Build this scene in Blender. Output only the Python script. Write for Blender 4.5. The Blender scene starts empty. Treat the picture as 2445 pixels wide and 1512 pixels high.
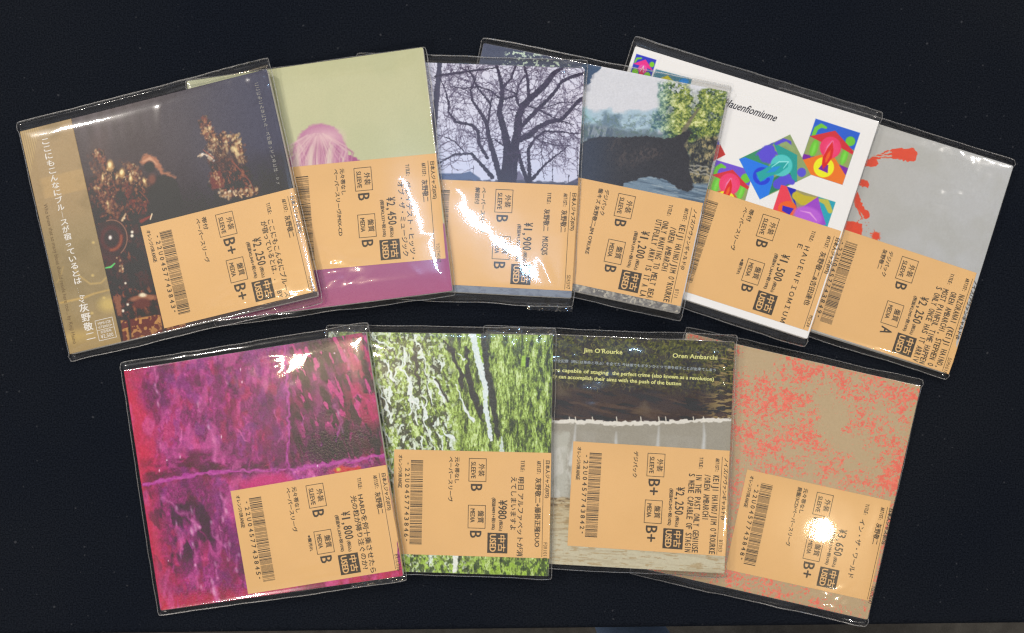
import bpy, math, random
import numpy as np
from mathutils import Matrix, Vector

# ------------------------------------------------------------------ camera, light, exposure
# Positions are image pixels projected onto the cloth: 1 pixel = 0.232 mm, y runs down.
S = 0.000232            # metres per image pixel
H = 0.47                # camera height above the cloth (m)
NX, NY = 1222.0, 930.0  # image point straight below the camera (world origin)
sc = bpy.context.scene
col = sc.collection
cam = bpy.data.cameras.new('camera')
cam.sensor_width = 36
cam.lens = 36 * H / (2444 * S)
cam.shift_y = (NY - 756) / 2444
cam.clip_start = 0.02
cam.clip_end = 20
co = bpy.data.objects.new('camera', cam); col.objects.link(co)
co.location = (0, 0, H)
sc.camera = co

w = bpy.data.worlds.new("World"); sc.world = w; w.use_nodes = True
nt = w.node_tree
bg = nt.nodes['Background']
# the shop's ceiling is bright overhead, its walls and shelves are dim
tc = nt.nodes.new('ShaderNodeTexCoord')
no = nt.nodes.new('ShaderNodeTexNoise'); no.inputs['Scale'].default_value = 5.5; no.inputs['Detail'].default_value = 2
rp = nt.nodes.new('ShaderNodeValToRGB')
rp.color_ramp.elements[0].position = 0.38; rp.color_ramp.elements[0].color = (0.50, 0.45, 0.39, 1)
rp.color_ramp.elements[1].position = 0.62; rp.color_ramp.elements[1].color = (1.08, 1.10, 1.22, 1)
sep = nt.nodes.new('ShaderNodeSeparateXYZ')
zr = nt.nodes.new('ShaderNodeMapRange'); zr.interpolation_type = 'SMOOTHSTEP'
zr.inputs['From Min'].default_value = 0.15; zr.inputs['From Max'].default_value = 0.85
zr.inputs['To Min'].default_value = 0.30; zr.inputs['To Max'].default_value = 1.0
wm = nt.nodes.new('ShaderNodeMix'); wm.data_type = 'RGBA'; wm.blend_type = 'MULTIPLY'; wm.inputs['Factor'].default_value = 1
nt.links.new(tc.outputs['Generated'], no.inputs['Vector'])
nt.links.new(tc.outputs['Generated'], sep.inputs['Vector'])
nt.links.new(sep.outputs['Z'], zr.inputs['Value'])
nt.links.new(no.outputs['Fac'], rp.inputs['Fac'])
nt.links.new(rp.outputs['Color'], wm.inputs['A']); nt.links.new(zr.outputs['Result'], wm.inputs['B'])
nt.links.new(wm.outputs['Result'], bg.inputs['Color'])
bg.inputs['Strength'].default_value = 0.68

def lamp(name, loc, size, radiance, color, target=(0, 0, 0), size_y=None):
    l = bpy.data.lights.new(name, 'AREA')
    if size_y: l.shape = 'RECTANGLE'; l.size = size; l.size_y = size_y; area = size * size_y
    else: l.shape = 'DISK'; l.size = size; area = math.pi * size * size / 4
    l.energy = radiance * math.pi * area
    l.color = color
    o = bpy.data.objects.new(name, l); col.objects.link(o)
    o.location = loc
    d = Vector(target) - Vector(loc)
    o.rotation_euler = d.to_track_quat('-Z', 'Y').to_euler()
    return o
WARM = (1.0, 0.80, 0.52); SOFT = (1.0, 0.93, 0.84); COOL = (0.42, 0.66, 1.0)
LAMPS = [
    ('ceiling_spot_or_fill', (0.717, -0.333, 1.5), 0.046, 200, WARM),
    ('ceiling_spot_or_fill', (-0.495, 0.125, 1.5), 0.07, 200, WARM),
    ('ceiling_spot_or_fill', (-0.64, 0.07, 1.5), 0.045, 200, WARM),
    ('ceiling_spot_or_fill', (-1.5, 0.9, 1.7), 0.19, 165, SOFT),  # rest of the list: unseen fill lamps added for rim glints and shading
    ('ceiling_spot_or_fill', (1.6, 1.1, 1.7), 0.19, 165, SOFT),
    ('ceiling_spot_or_fill', (-0.9, -1.3, 1.7), 0.19, 165, SOFT),
    ('ceiling_spot_or_fill', (0.2, 2.0, 1.7), 0.19, 165, SOFT),
]
for n_, p_, s_, r_, c_ in LAMPS: lamp(n_, p_, s_, r_, c_)
TUBE = lamp('cool_tube_light', (-0.205, 0.355, 1.5), 0.016, 150, COOL, target=(-0.205, 0.355, 0), size_y=0.36)
TUBE.rotation_euler = (0, 0, math.radians(47))

sc.view_settings.view_transform = 'Standard'
sc.view_settings.look = 'None'
sc.view_settings.exposure = -0.13
sc.view_settings.gamma = 1
cy = sc.cycles
cy.transparent_max_bounces = 40
cy.max_bounces = 8
cy.diffuse_bounces = 3
cy.glossy_bounces = 3
cy.use_denoising = True
cy.denoising_input_passes = 'RGB_ALBEDO_NORMAL'
cy.denoising_prefilter = 'FAST'   
cy.sample_clamp_indirect = 4
cy.filter_width = 1.3
sc.render.filter_size = 1.3
cy.caustics_reflective = False
cy.caustics_refractive = False

# ------------------------------------------------------------------ helpers: materials
def srgb(c):
    c = np.asarray(c, float) / 255.0
    return np.where(c <= 0.04045, c / 12.92, ((c + 0.055) / 1.055) ** 2.4)
def L3(r, g, b): return tuple(float(x) for x in srgb((r, g, b))) + (1.0,)

def pmat(name, color, rough=0.5, spec=0.5, noise=None, bump=None):
    m = bpy.data.materials.new(name); m.use_nodes = True
    n = m.node_tree.nodes; lk = m.node_tree.links
    b = n['Principled BSDF']
    b.inputs['Base Color'].default_value = color
    b.inputs['Roughness'].default_value = rough
    b.inputs['Specular IOR Level'].default_value = spec
    t = n.new('ShaderNodeTexCoord')
    if noise:
        sc_, amt = noise
        x = n.new('ShaderNodeTexNoise'); x.inputs['Scale'].default_value = sc_; x.inputs['Detail'].default_value = 4
        lk.new(t.outputs['Object'], x.inputs['Vector'])
        mx = n.new('ShaderNodeMix'); mx.data_type = 'RGBA'
        mx.inputs['A'].default_value = tuple(v * (1 - amt) for v in color[:3]) + (1,)
        mx.inputs['B'].default_value = tuple(min(1, v * (1 + amt)) for v in color[:3]) + (1,)
        lk.new(x.outputs['Fac'], mx.inputs['Factor']); lk.new(mx.outputs['Result'], b.inputs['Base Color'])
    if bump:
        sc_, st, dist = bump
        x = n.new('ShaderNodeTexNoise'); x.inputs['Scale'].default_value = sc_; x.inputs['Detail'].default_value = 5
        lk.new(t.outputs['Object'], x.inputs['Vector'])
        bp = n.new('ShaderNodeBump'); bp.inputs['Strength'].default_value = st; bp.inputs['Distance'].default_value = dist
        lk.new(x.outputs['Fac'], bp.inputs['Height']); lk.new(bp.outputs['Normal'], b.inputs['Normal'])
    return m

def film_mat(name='clear_film', k=1.1, rough=0.04):
    m = bpy.data.materials.new(name); m.use_nodes = True
    n = m.node_tree.nodes; lk = m.node_tree.links
    n.clear()
    out = n.new('ShaderNodeOutputMaterial')
    mix = n.new('ShaderNodeMixShader')
    tr = n.new('ShaderNodeBsdfTransparent'); tr.inputs['Color'].default_value = (0.975, 0.975, 0.97, 1)
    gl = n.new('ShaderNodeBsdfGlossy'); gl.inputs['Roughness'].default_value = rough
    fr = n.new('ShaderNodeFresnel')
    geo = n.new('ShaderNodeNewGeometry')
    ior = n.new('ShaderNodeMix'); ior.data_type = 'FLOAT'
    ior.inputs['A'].default_value = 1.52; ior.inputs['B'].default_value = 1 / 1.52
    lk.new(geo.outputs['Backfacing'], ior.inputs['Factor'])
    lk.new(ior.outputs['Result'], fr.inputs['IOR'])
    t = n.new('ShaderNodeTexCoord')
    x = n.new('ShaderNodeTexNoise'); x.inputs['Scale'].default_value = 110; x.inputs['Detail'].default_value = 2
    lk.new(t.outputs['Object'], x.inputs['Vector'])
    bp = n.new('ShaderNodeBump'); bp.inputs['Strength'].default_value = 1.0; bp.inputs['Distance'].default_value = 0.000008
    lk.new(x.outputs['Fac'], bp.inputs['Height'])
    lk.new(bp.outputs['Normal'], gl.inputs['Normal'])
    mul = n.new('ShaderNodeMath'); mul.operation = 'MULTIPLY'; mul.inputs[1].default_value = k   # front and back face of the sheet
    mul.use_clamp = True
    lk.new(fr.outputs['Fac'], mul.inputs[0])
    lk.new(mul.outputs[0], mix.inputs['Fac'])
    # scuffed plastic: part of the reflection is spread into a soft haze
    g2 = n.new('ShaderNodeBsdfGlossy'); g2.inputs['Roughness'].default_value = max(rough, 0.17)
    ad = n.new('ShaderNodeMixShader')
    xs = n.new('ShaderNodeTexNoise'); xs.inputs['Scale'].default_value = 28; xs.inputs['Detail'].default_value = 4
    lk.new(t.outputs['Object'], xs.inputs['Vector'])
    hz = n.new('ShaderNodeMapRange'); hz.inputs['From Min'].default_value = .35; hz.inputs['From Max'].default_value = .7; hz.inputs['To Min'].default_value = .2; hz.inputs['To Max'].default_value = .55
    lk.new(xs.outputs['Fac'], hz.inputs['Value']); lk.new(hz.outputs['Result'], ad.inputs['Fac'])
    lk.new(gl.outputs[0], ad.inputs[1]); lk.new(g2.outputs[0], ad.inputs[2])
    lk.new(tr.outputs[0], mix.inputs[1]); lk.new(ad.outputs[0], mix.inputs[2])
    lk.new(mix.outputs[0], out.inputs['Surface'])
    return m

FILM = film_mat()
SEAM = film_mat('welded_film_edge', 3.2, 0.36)
STICKER = pmat('orange_label_paper', L3(226, 180, 118), 0.38, 0.35, noise=(24, 0.10), bump=(900, 0.05, 0.0002))
INK = pmat('black_thermal_ink', L3(62, 52, 36), 0.45, 0.4)
WHITE_EDGE = pmat('white_card_edge', L3(225, 222, 215), 0.6)

# ------------------------------------------------------------------ helpers: mesh
def link(name, me, parent=None, mats=()):
    o = bpy.data.objects.new(name, me); col.objects.link(o)
    if parent: o.parent = parent
    for m in mats: me.materials.append(m)
    return o
def mesh(name, vs, fs, smooth=False):
    me = bpy.data.meshes.new(name); me.from_pydata(vs, [], fs)
    if smooth: me.polygons.foreach_set('use_smooth', [True] * len(me.polygons))
    me.update(); return me

_fc = bpy.data.curves.new('type', 'FONT'); _fc.size = 1; _fc.resolution_u = 2
_fo = bpy.data.objects.new('type', _fc); col.objects.link(_fo)
_cache = {}
def glyphs(t, weight=0.0):
    s = (t, weight)
    if s not in _cache:
        _fc.body = t; _fc.offset = weight
        bpy.context.view_layer.update()
        dg = bpy.context.evaluated_depsgraph_get()
        oe = _fo.evaluated_get(dg); me = oe.to_mesh()
        vs = np.array([v.co[:2] for v in me.vertices]) if len(me.vertices) else np.zeros((0, 2))
        fs = [tuple(p.vertices) for p in me.polygons]
        oe.to_mesh_clear()
        _cache[s] = (vs, fs)
    return _cache[s]

class Print:
    """flat lettering collected into one mesh; coordinates are local units (u right, v down)"""
    def __init__(s): s.v = []; s.f = []; s.l = []
    def add(s, vs, fs, layer=0):
        k = len(s.v); s.v += vs; s.l += [layer] * len(vs); s.f += [tuple(i + k for i in f) for f in fs]
    def text(s, t, x, y, h, length, ang=0, shear=0, bold=0):
        """baseline direction ang (deg, clockwise in local units); (x,y) = start of the line at mid glyph height"""
        vs, fs = glyphs(t)
        if not len(vs): return
        cjk = any(ord(ch) > 0x2E80 for ch in t)
        yc, yh = (0.38, 0.92) if cjk else (0.345, 0.70)
        x0, x1 = vs[:, 0].min(), vs[:, 0].max()
        kx = length / (x1 - x0); ky = h / yh
        a = math.radians(ang); ca, sa = math.cos(a), math.sin(a)
        for n_, d in enumerate(((0, 0),) if not bold else ((-bold / 2, 0), (bold / 2, 0), (0, bold / 2))):   # heavier type: overprinted, each pass 10 microns above the last
            px = (vs[:, 0] - x0) * kx + d[0]; py = (vs[:, 1] - yc) * ky + d[1]
            px = px + py * shear
            # along = (ca, sa) ; up = (sa, -ca) in (u, v-down)
            U = x + px * ca + py * sa; V = y + px * sa - py * ca
            s.add([(float(p), float(q)) for p, q in zip(U, V)], fs, n_)
    def mono(s, t, x, y, h, L, ang=0, bold=0):
        """printer type: every character in a cell of the same width"""
        cell = L / len(t); a = math.radians(ang); ky = h / .70
        for i, ch in enumerate(t):
            if ch == ' ': continue
            vs, fs = glyphs(ch, 0)
            w_ = (vs[:, 0].max() - vs[:, 0].min()) * ky
            tw = min(w_, cell * (.86 if ch in 'MW' else .78)) if ch not in "I1,.:'/" else min(w_, cell * .5)
            if ch == 'I': tw = cell * .16
            o = i * cell + (cell - tw) / 2
            s.text(ch, x + o * math.cos(a), y + o * math.sin(a), h, tw, ang=ang, bold=bold)
    def rect(s, x0, y0, x1, y1): s.add([(x0, y0), (x1, y0), (x1, y1), (x0, y1)], [(3, 2, 1, 0)])
    def frame(s, x0, y0, x1, y1, w):
        s.rect(x0, y0, x1, y0 + w); s.rect(x0, y1 - w, x1, y1)
        s.rect(x0, y0 + w, x0 + w, y1 - w); s.rect(x1 - w, y0 + w, x1, y1 - w)
    def build(s, name, parent, mat, fn):
        pts = []
        for (u, v), l in zip(s.v, s.l):
            x, y, z = fn(u, v); pts.append((x, y, z + l * .00001))
        me = mesh(name, pts, s.f)
        return link(name, me, parent, [mat])

# ------------------------------------------------------------------ helpers: painting of the printed covers
_tab = np.random.RandomState(7).rand(256, 256)
def vnoise(x, y, seed=0):
    x = x + seed * 17.31; y = y + seed * 9.77
    xi = np.floor(x).astype(int); yi = np.floor(y).astype(int)
    fx = x - xi; fy = y - yi
    fx = fx * fx * (3 - 2 * fx); fy = fy * fy * (3 - 2 * fy)
    a = _tab[xi & 255, yi & 255]; b = _tab[(xi + 1) & 255, yi & 255]
    c = _tab[xi & 255, (yi + 1) & 255]; d = _tab[(xi + 1) & 255, (yi + 1) & 255]
    return (a * (1 - fx) + b * fx) * (1 - fy) + (c * (1 - fx) + d * fx) * fy
def sm(x, a, b):
    t = np.clip((x - a) / (b - a), 0, 1); return t * t * (3 - 2 * t)

def from_crop(x0, y0, k):
    """pixel positions in an enlarged image crop -> image pixels"""
    return lambda pts: [((x0 + px / k) / 1.5577, (y0 + py / k) / 1.5577) for px, py in pts]

class Art:
    def __init__(s, w, h, tl, ang, base):
        s.w, s.h = int(math.ceil(w)), int(math.ceil(h)); s.tl = tl
        s.ca, s.sa = math.cos(math.radians(ang)), math.sin(math.radians(ang))
        s.U, s.V = np.meshgrid(np.arange(s.w) + .5, np.arange(s.h) + .5)
        s.X = tl[0] + s.U * s.ca - s.V * s.sa
        s.Y = tl[1] + s.U * s.sa + s.V * s.ca
        s.c = np.zeros((s.h, s.w, 3)) + np.array(base, float)
    def loc(s, p):
        dx, dy = p[0] - s.tl[0], p[1] - s.tl[1]
        return dx * s.ca + dy * s.sa, -dx * s.sa + dy * s.ca
    def noise(s, sx, sy=None, seed=0, oct=4, rot=0, rough=.5):
        sy = sy or sx
        a = math.radians(rot)
        x = s.U * math.cos(a) + s.V * math.sin(a); y = -s.U * math.sin(a) + s.V * math.cos(a)
        r = 0; amp = 1; tot = 0
        for o in range(oct):
            r = r + amp * vnoise(x / sx * 2 ** o, y / sy * 2 ** o, seed + o * 3.1); tot += amp; amp *= rough
        return r / tot
    def mix(s, m, color):
        if m.ndim == 2: m = m[..., None]
        s.c = s.c * (1 - m) + np.array(color, float) * m
    def box(s, pts, pad):
        q = [s.loc(p) for p in pts]
        x0 = max(0, int(min(p[0] for p in q) - pad)); x1 = min(s.w, int(max(p[0] for p in q) + pad) + 1)
        y0 = max(0, int(min(p[1] for p in q) - pad)); y1 = min(s.h, int(max(p[1] for p in q) + pad) + 1)
        return (slice(y0, y1), slice(x0, x1)) if x1 > x0 and y1 > y0 else None
    def put(s, b, m, color, al=1):
        m = (m * al)[..., None]; s.c[b] = s.c[b] * (1 - m) + np.array(color, float) * m
    def poly(s, pts, color, soft=.7, al=1, wob=0, seed=0):
        b = s.box(pts, 3 + soft + wob)
        if not b: return
        X, Y = s.X[b], s.Y[b]
        if wob:
            X = X + (vnoise(X / (wob * 2), Y / (wob * 2), seed) - .5) * 2 * wob + (vnoise(X / wob * 2, Y / wob * 2, seed) - .5) * wob
            Y = Y + (vnoise(X / (wob * 2), Y / (wob * 2), seed + 5) - .5) * 2 * wob
        ins = np.zeros(X.shape, bool); d = np.full(X.shape, 1e9)
        n = len(pts)
        for i in range(n):
            (ax, ay), (bx, by) = pts[i], pts[(i + 1) % n]
            if ay != by:
                c = ((ay > Y) != (by > Y)) & (X < (bx - ax) * (Y - ay) / (by - ay) + ax); ins ^= c
            ex, ey = bx - ax, by - ay; l2 = ex * ex + ey * ey + 1e-9
            t = np.clip(((X - ax) * ex + (Y - ay) * ey) / l2, 0, 1)
            d = np.minimum(d, np.hypot(X - ax - t * ex, Y - ay - t * ey))
        sd = np.where(ins, d, -d)
        s.put(b, np.clip(.5 + sd / (2 * soft), 0, 1), color, al)
    def stroke(s, pts, ws, color, soft=.7, al=1, wob=0, seed=0):
        if not isinstance(ws, (list, tuple)): ws = [ws] * len(pts)
        if len(ws) != len(pts): ws = list(np.interp(np.linspace(0, 1, len(pts)), np.linspace(0, 1, len(ws)), ws))
        b = s.box(pts, max(ws) + 2 + soft + wob)
        if not b: return
        X, Y = s.X[b], s.Y[b]
        if wob:
            X = X + (vnoise(X / (wob * 2), Y / (wob * 2), seed) - .5) * 2 * wob
            Y = Y + (vnoise(X / (wob * 2), Y / (wob * 2), seed + 5) - .5) * 2 * wob
        sd = np.full(X.shape, -1e9)
        for i in range(len(pts) - 1):
            (ax, ay), (bx, by) = pts[i], pts[i + 1]
            ex, ey = bx - ax, by - ay; l2 = ex * ex + ey * ey + 1e-9
            t = np.clip(((X - ax) * ex + (Y - ay) * ey) / l2, 0, 1)
            r = (ws[i] * (1 - t) + ws[i + 1] * t) / 2
            sd = np.maximum(sd, r - np.hypot(X - ax - t * ex, Y - ay - t * ey))
        s.put(b, np.clip(.5 + sd / (2 * soft), 0, 1), color, al)
    def ell(s, c, rx, ry, color, rot=0, soft=.8, al=1):
        b = s.box([c], max(rx, ry) + 2 + soft)
        if not b: return
        a = math.radians(rot); X = s.X[b] - c[0]; Y = s.Y[b] - c[1]
        x = X * math.cos(a) + Y * math.sin(a); y = -X * math.sin(a) + Y * math.cos(a)
        r = np.sqrt((x / rx) ** 2 + (y / ry) ** 2); k = min(rx, ry)
        s.put(b, np.clip(.5 + (1 - r) * k / (2 * soft), 0, 1), color, al)
    def ramp(s, f, stops):
        out = np.zeros(f.shape + (3,))
        xs = [a for a, _ in stops]
        for k in range(3): out[..., k] = np.interp(f, xs, [c[k] for _, c in stops])
        return out

VEIL = 0.032; GAIN = 0.86
def image(name, a):
    lin = srgb(np.clip(a.c, 0, 255))
    lin = np.clip((lin - VEIL * (1 - lin)) / GAIN, 0.004, 0.85)
    im = bpy.data.images.new(name, a.w, a.h, float_buffer=True)
    px = np.ones((a.h, a.w, 4), np.float32); px[..., :3] = lin[::-1]
    im.pixels.foreach_set(px.ravel()); im.update()
    return im

def cover_mat(name, a, rough=0.4, spec=0.5, grain=0.0):
    m = bpy.data.materials.new(name); m.use_nodes = True
    n = m.node_tree.nodes; lk = m.node_tree.links; b = n['Principled BSDF']
    t = n.new('ShaderNodeTexImage'); t.image = image(name, a); t.extension = 'EXTEND'
    lk.new(t.outputs['Color'], b.inputs['Base Color'])
    b.inputs['Roughness'].default_value = rough; b.inputs['Specular IOR Level'].default_value = spec
    g = n.new('ShaderNodeTexCoord')
    x = n.new('ShaderNodeTexNoise'); x.inputs['Scale'].default_value = 900 if grain else 300; x.inputs['Detail'].default_value = 3
    lk.new(g.outputs['Object'], x.inputs['Vector'])
    bp = n.new('ShaderNodeBump'); bp.inputs['Strength'].default_value = grain or 0.05; bp.inputs['Distance'].default_value = 0.0004
    lk.new(x.outputs['Fac'], bp.inputs['Height']); lk.new(bp.outputs['Normal'], b.inputs['Normal'])
    return m


# ------------------------------------------------------------------ the printed covers
rnd = random.Random(11)

def scatter(a, path, width, n, cols, r=(1.5, 4), seed=0, al=.9, stretch=1.8):
    q = random.Random(seed)
    for _ in range(n):
        i = q.randrange(len(path) - 1); t = q.random()
        x = path[i][0] * (1 - t) + path[i + 1][0] * t + q.gauss(0, width / 2)
        y = path[i][1] * (1 - t) + path[i + 1][1] * t + q.gauss(0, width / 2)
        rr = q.uniform(*r)
        a.ell((x, y), rr, rr * q.uniform(1, stretch), q.choice(cols), rot=q.uniform(-50, 50), soft=1.3, al=al * q.uniform(.4, 1))

def mass(a, w, h, tl, ang, pts, stops, g=4, seed=0, wob=5, soft=3, al=1, rot=0, gy=None):
    t = Art(w, h, tl, ang, (0, 0, 0)); t.poly(pts, (1, 1, 1), soft=soft, wob=wob, seed=seed)
    f = a.noise(g, gy or g * 1.3, seed, 4, rot=rot, rough=.7); f = np.clip((f - .5) * 1.9 + .5, 0, 1)
    a.mix(t.c[..., 0] * al, a.ramp(f, stops)) if False else None
    m = (t.c[..., :1] * al); a.c = a.c * (1 - m) + a.ramp(f, stops) * m

def art_temple(w, h, tl, ang):
    a = Art(w, h, tl, ang, (68, 60, 63))
    a.mix(sm(a.U, 250, 600) * .7, (60, 64, 90))
    a.mix(sm(a.V + (a.noise(60, 60, 2) - .5) * 120, 150, 300) * .8, (46, 42, 46))
    a.mix(sm(a.noise(90, 130, 3), .45, .75) * sm(-a.U, -330, -130) * .5, (92, 74, 72))
    fold = .5 + .5 * np.sin(a.U / 5.0 + a.noise(80, 200, 5) * 6)
    a.mix(fold * sm(-a.V, -110, -20) * sm(-a.U, -430, -150) * .3, (112, 102, 112))
    gold = [(182, 152, 112), (158, 116, 82), (130, 80, 64), (216, 196, 152), (98, 62, 54), (60, 44, 42)]
    red = [(124, 72, 62), (104, 60, 54), (142, 92, 70), (78, 52, 48), (174, 138, 98), (46, 38, 40)]
    B = from_crop(600, 200, 2.52); A = from_crop(0, 200, 2.52); C = from_crop(0, 780, 2.52)
    dark = (40, 36, 42)
    # carved figures, left
    for pts, ww in (([(800, 1160), (1000, 1130), (1400, 1200), (1420, 1500), (900, 1500)], 0),):
        a.poly(A(pts), (56, 42, 44), soft=14, al=.8, wob=8)
    GD = [(0, (42, 34, 36)), (.42, (68, 50, 46)), (.58, (98, 68, 56)), (.7, (132, 96, 70)), (.82, (170, 138, 98)), (.95, (220, 200, 158))]
    RD = [(0, (42, 34, 38)), (.4, (68, 46, 46)), (.6, (102, 60, 54)), (.78, (134, 84, 68)), (.92, (180, 140, 104))]
    BR = [(0, (30, 26, 30)), (.5, (50, 36, 38)), (.7, (84, 52, 48)), (.9, (132, 84, 64))]
    def MS(pts, st, **k): mass(a, w, h, tl, ang, pts, st, **k)
    MS(A([(840, 1180), (1000, 1080), (1300, 1180), (1430, 1330), (1480, 1520), (880, 1520)]), BR, g=7, seed=201, wob=9, soft=8)
    MS(C([(870, -40), (1300, 60), (1500, 500), (1600, 1010), (1000, 1020)]), [(0, (36, 32, 36)), (.5, (50, 40, 42)), (.8, (74, 52, 48))], g=14, seed=214, wob=12, soft=14, al=.8)
    MS(A([(850, 950), (900, 895), (950, 920), (985, 1000), (990, 1040), (940, 1030), (920, 970), (870, 965)]), RD, g=3, seed=202)
    MS(A([(930, 1120), (990, 1030), (1060, 1030), (1060, 1160), (1000, 1230), (930, 1210)]), GD, g=5, seed=203)
    MS(A([(1080, 1100), (1170, 1090), (1180, 1200), (1100, 1230)]), GD, g=5, seed=204)
    MS(A([(1190, 1040), (1260, 1030), (1300, 1150), (1380, 1170), (1370, 1240), (1290, 1250), (1200, 1210)]), GD, g=4, seed=205)
    MS(A([(830, 1220), (960, 1210), (1080, 1300), (1100, 1500), (1000, 1500), (900, 1340)]), RD, g=5, seed=206, al=.8)
    MS(C([(880, 60), (1180, 20), (1230, 250), (1260, 470), (1000, 480), (900, 200)]), BR, g=8, seed=207, wob=9, soft=8)
    MS(C([(1000, 700), (1480, 740), (1490, 980), (1060, 1010)]), BR, g=9, seed=208, wob=9, soft=9)
    MS(B([(350, 620), (390, 590), (430, 620), (470, 700), (510, 770), (520, 860), (440, 850), (390, 800), (390, 740), (345, 680)]), RD, g=3.2, seed=209)
    MS(B([(440, 760), (520, 780), (560, 740), (620, 770), (640, 900), (600, 1000), (480, 960), (420, 880)]), GD, g=4, seed=210, gy=9, rot=-12)
    MS(B([(650, 780), (700, 760), (740, 860), (780, 980), (790, 1060), (700, 1020), (630, 920)]), GD, g=4, seed=211, gy=12, rot=-14)
    MS(B([(430, 990), (640, 960), (800, 1080), (850, 1250), (900, 1330), (640, 1300), (480, 1270)]), BR, g=6, seed=212, wob=8, soft=6)
    MS(B([(540, 1290), (760, 1300), (900, 1250), (920, 1300), (800, 1350), (560, 1350)]), GD, g=4, seed=213)
    scatter(a, A([(910, 910), (930, 960), (960, 1030)]), 9, 60, red, (1.2, 3.6), 1)
    scatter(a, A([(880, 950), (900, 940)]), 4, 12, gold, (1, 2.4), 2)
    for p, rx, ry, ro in (((1025, 1050), 13, 17, 0), ((960, 1165), 7, 14, 0), ((1140, 1120), 12, 15, 10), ((1095, 1170), 6, 15, 0), ((1225, 1175), 8, 12, 0), ((1355, 1200), 6, 14, -20), ((1015, 1420), 5, 22, -12), ((905, 1265), 14, 6, 15)):
        q = A([p])[0]; a.ell(q, rx * .62, ry * .8, (178, 140, 92), ro, soft=2.5); a.ell((q[0] - 1, q[1] - 2), rx * .35, ry * .4, (232, 214, 160), ro, soft=1.6)
    scatter(a, A([(1240, 1050), (1240, 1110), (1290, 1180)]), 8, 60, gold, (1, 2.8), 3)
    scatter(a, A([(880, 1220), (1000, 1260), (1060, 1440)]), 9, 70, red, (1, 3), 4)
    scatter(a, A([(1180, 1260), (1260, 1400), (1400, 1480)]), 16, 60, [(90, 50, 46), (70, 44, 44), (130, 66, 54)], (1.5, 4.5), 5)
    for p, e in (([(1310, 1290), (1380, 1360), (1400, 1420)], 2), ([(1300, 1500), (1330, 1440)], 2)):
        a.stroke(A(p), [e, e * .6], (140, 80, 62), soft=1)
    for k_, (pts, ww, n_) in enumerate((([(860, 1000), (1000, 1180), (1300, 1280)], 20, 170), ([(900, 1300), (1100, 1500)], 22, 120), ([(1150, 1000), (1420, 1240)], 14, 90))):
        scatter(a, A(pts), ww, n_, [(96, 60, 54), (120, 76, 60), (76, 52, 52), (150, 104, 76), (60, 46, 50)], (1, 3.6), 40 + k_, al=.7)
    # seated player: pale brown hair and a dark back
    a.poly(A([(1420, 1180), (1560, 1130), (1640, 1180), (1700, 1350), (1700, 1560), (1380, 1560)]), (38, 36, 42), soft=5)
    a.stroke(A([(1330, 1020), (1370, 985), (1430, 1000), (1490, 1060), (1520, 1120), (1580, 1130), (1645, 1165)]), [10, 22, 20, 14, 8, 6, 3], (160, 108, 84), soft=3, wob=2)
    a.stroke(A([(1340, 1010), (1400, 985), (1470, 1040)]), [4, 8, 3], (190, 142, 112), soft=2)
    a.ell(A([(1400, 1060)])[0], 12, 13, (46, 38, 42), soft=3); a.ell(A([(1425, 1180)])[0], 9, 12, (112, 72, 62), soft=4)
    # carved group, right
    scatter(a, B([(395, 605), (370, 660), (395, 740), (430, 790)]), 8, 110, red, (1.1, 3.2), 6)
    scatter(a, B([(430, 680), (470, 780), (500, 860), (460, 900)]), 8, 90, gold, (1.1, 3), 7)
    scatter(a, B([(570, 750), (600, 820), (610, 900)]), 9, 80, red + gold, (1.1, 3), 8)
    scatter(a, B([(675, 775), (690, 830), (720, 900), (760, 990)]), 12, 110, gold + [(190, 160, 110)], (1.1, 3.4), 9)
    for p, rx, ry in (((490, 810), 3, 5), ((605, 830), 3, 6), ((665, 900), 8, 11), ((700, 930), 6, 18), ((610, 900), 4, 12), ((440, 700), 3, 6)):
        q = B([p])[0]; a.ell(q, rx * .62, ry * .7, (228, 206, 150), -10, soft=1.8, al=.85)
    a.poly(B([(450, 860), (640, 900), (790, 1020), (560, 1120), (420, 1000)]), (84, 64, 58), soft=10, al=.5, wob=5)
    scatter(a, B([(350, 960), (420, 940), (480, 990)]), 5, 40, [(230, 226, 220), (170, 140, 110), (200, 180, 150)], (1, 2.6), 10)
    a.stroke(B([(390, 905), (490, 985)]), 2, (150, 80, 66), soft=1); a.stroke(B([(340, 965), (400, 945), (470, 980)]), 2, (200, 180, 160), soft=1)
    a.poly(B([(450, 1120), (550, 1090), (590, 1250), (480, 1280)]), (104, 54, 48), soft=2, wob=2)
    scatter(a, B([(470, 1140), (530, 1170), (560, 1250)]), 8, 60, gold, (.9, 2.2), 11)
    a.stroke(B([(660, 1010), (770, 1130), (830, 1200), (860, 1270)]), [4, 3, 3, 3], (126, 74, 62), soft=1.4)
    scatter(a, B([(550, 1310), (640, 1330), (760, 1290), (900, 1280)]), 9, 90, gold + [(236, 224, 190)], (1.2, 3.4), 12)
    # gongs and stands, lower left
    g = C([(1050, 270)])[0]
    a.ell(g, 42, 48, (62, 42, 42), soft=2.5); a.stroke([(g[0] + 38 * math.cos(t), g[1] + 44 * math.sin(t)) for t in np.linspace(-1.9, .9, 18)], 2.2, (150, 112, 92), soft=1.2)
    a.ell(g, 27, 31, (84, 50, 46), soft=4); a.ell(g, 18, 21, (58, 40, 42), soft=3)
    a.stroke([(g[0] + 24 * math.cos(t), g[1] + 28 * math.sin(t)) for t in np.linspace(-.2, 1.6, 12)], 6, (142, 78, 58), soft=3)
    a.ell((g[0] - 3, g[1] - 2), 4, 5, (226, 222, 214), soft=2)
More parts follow.
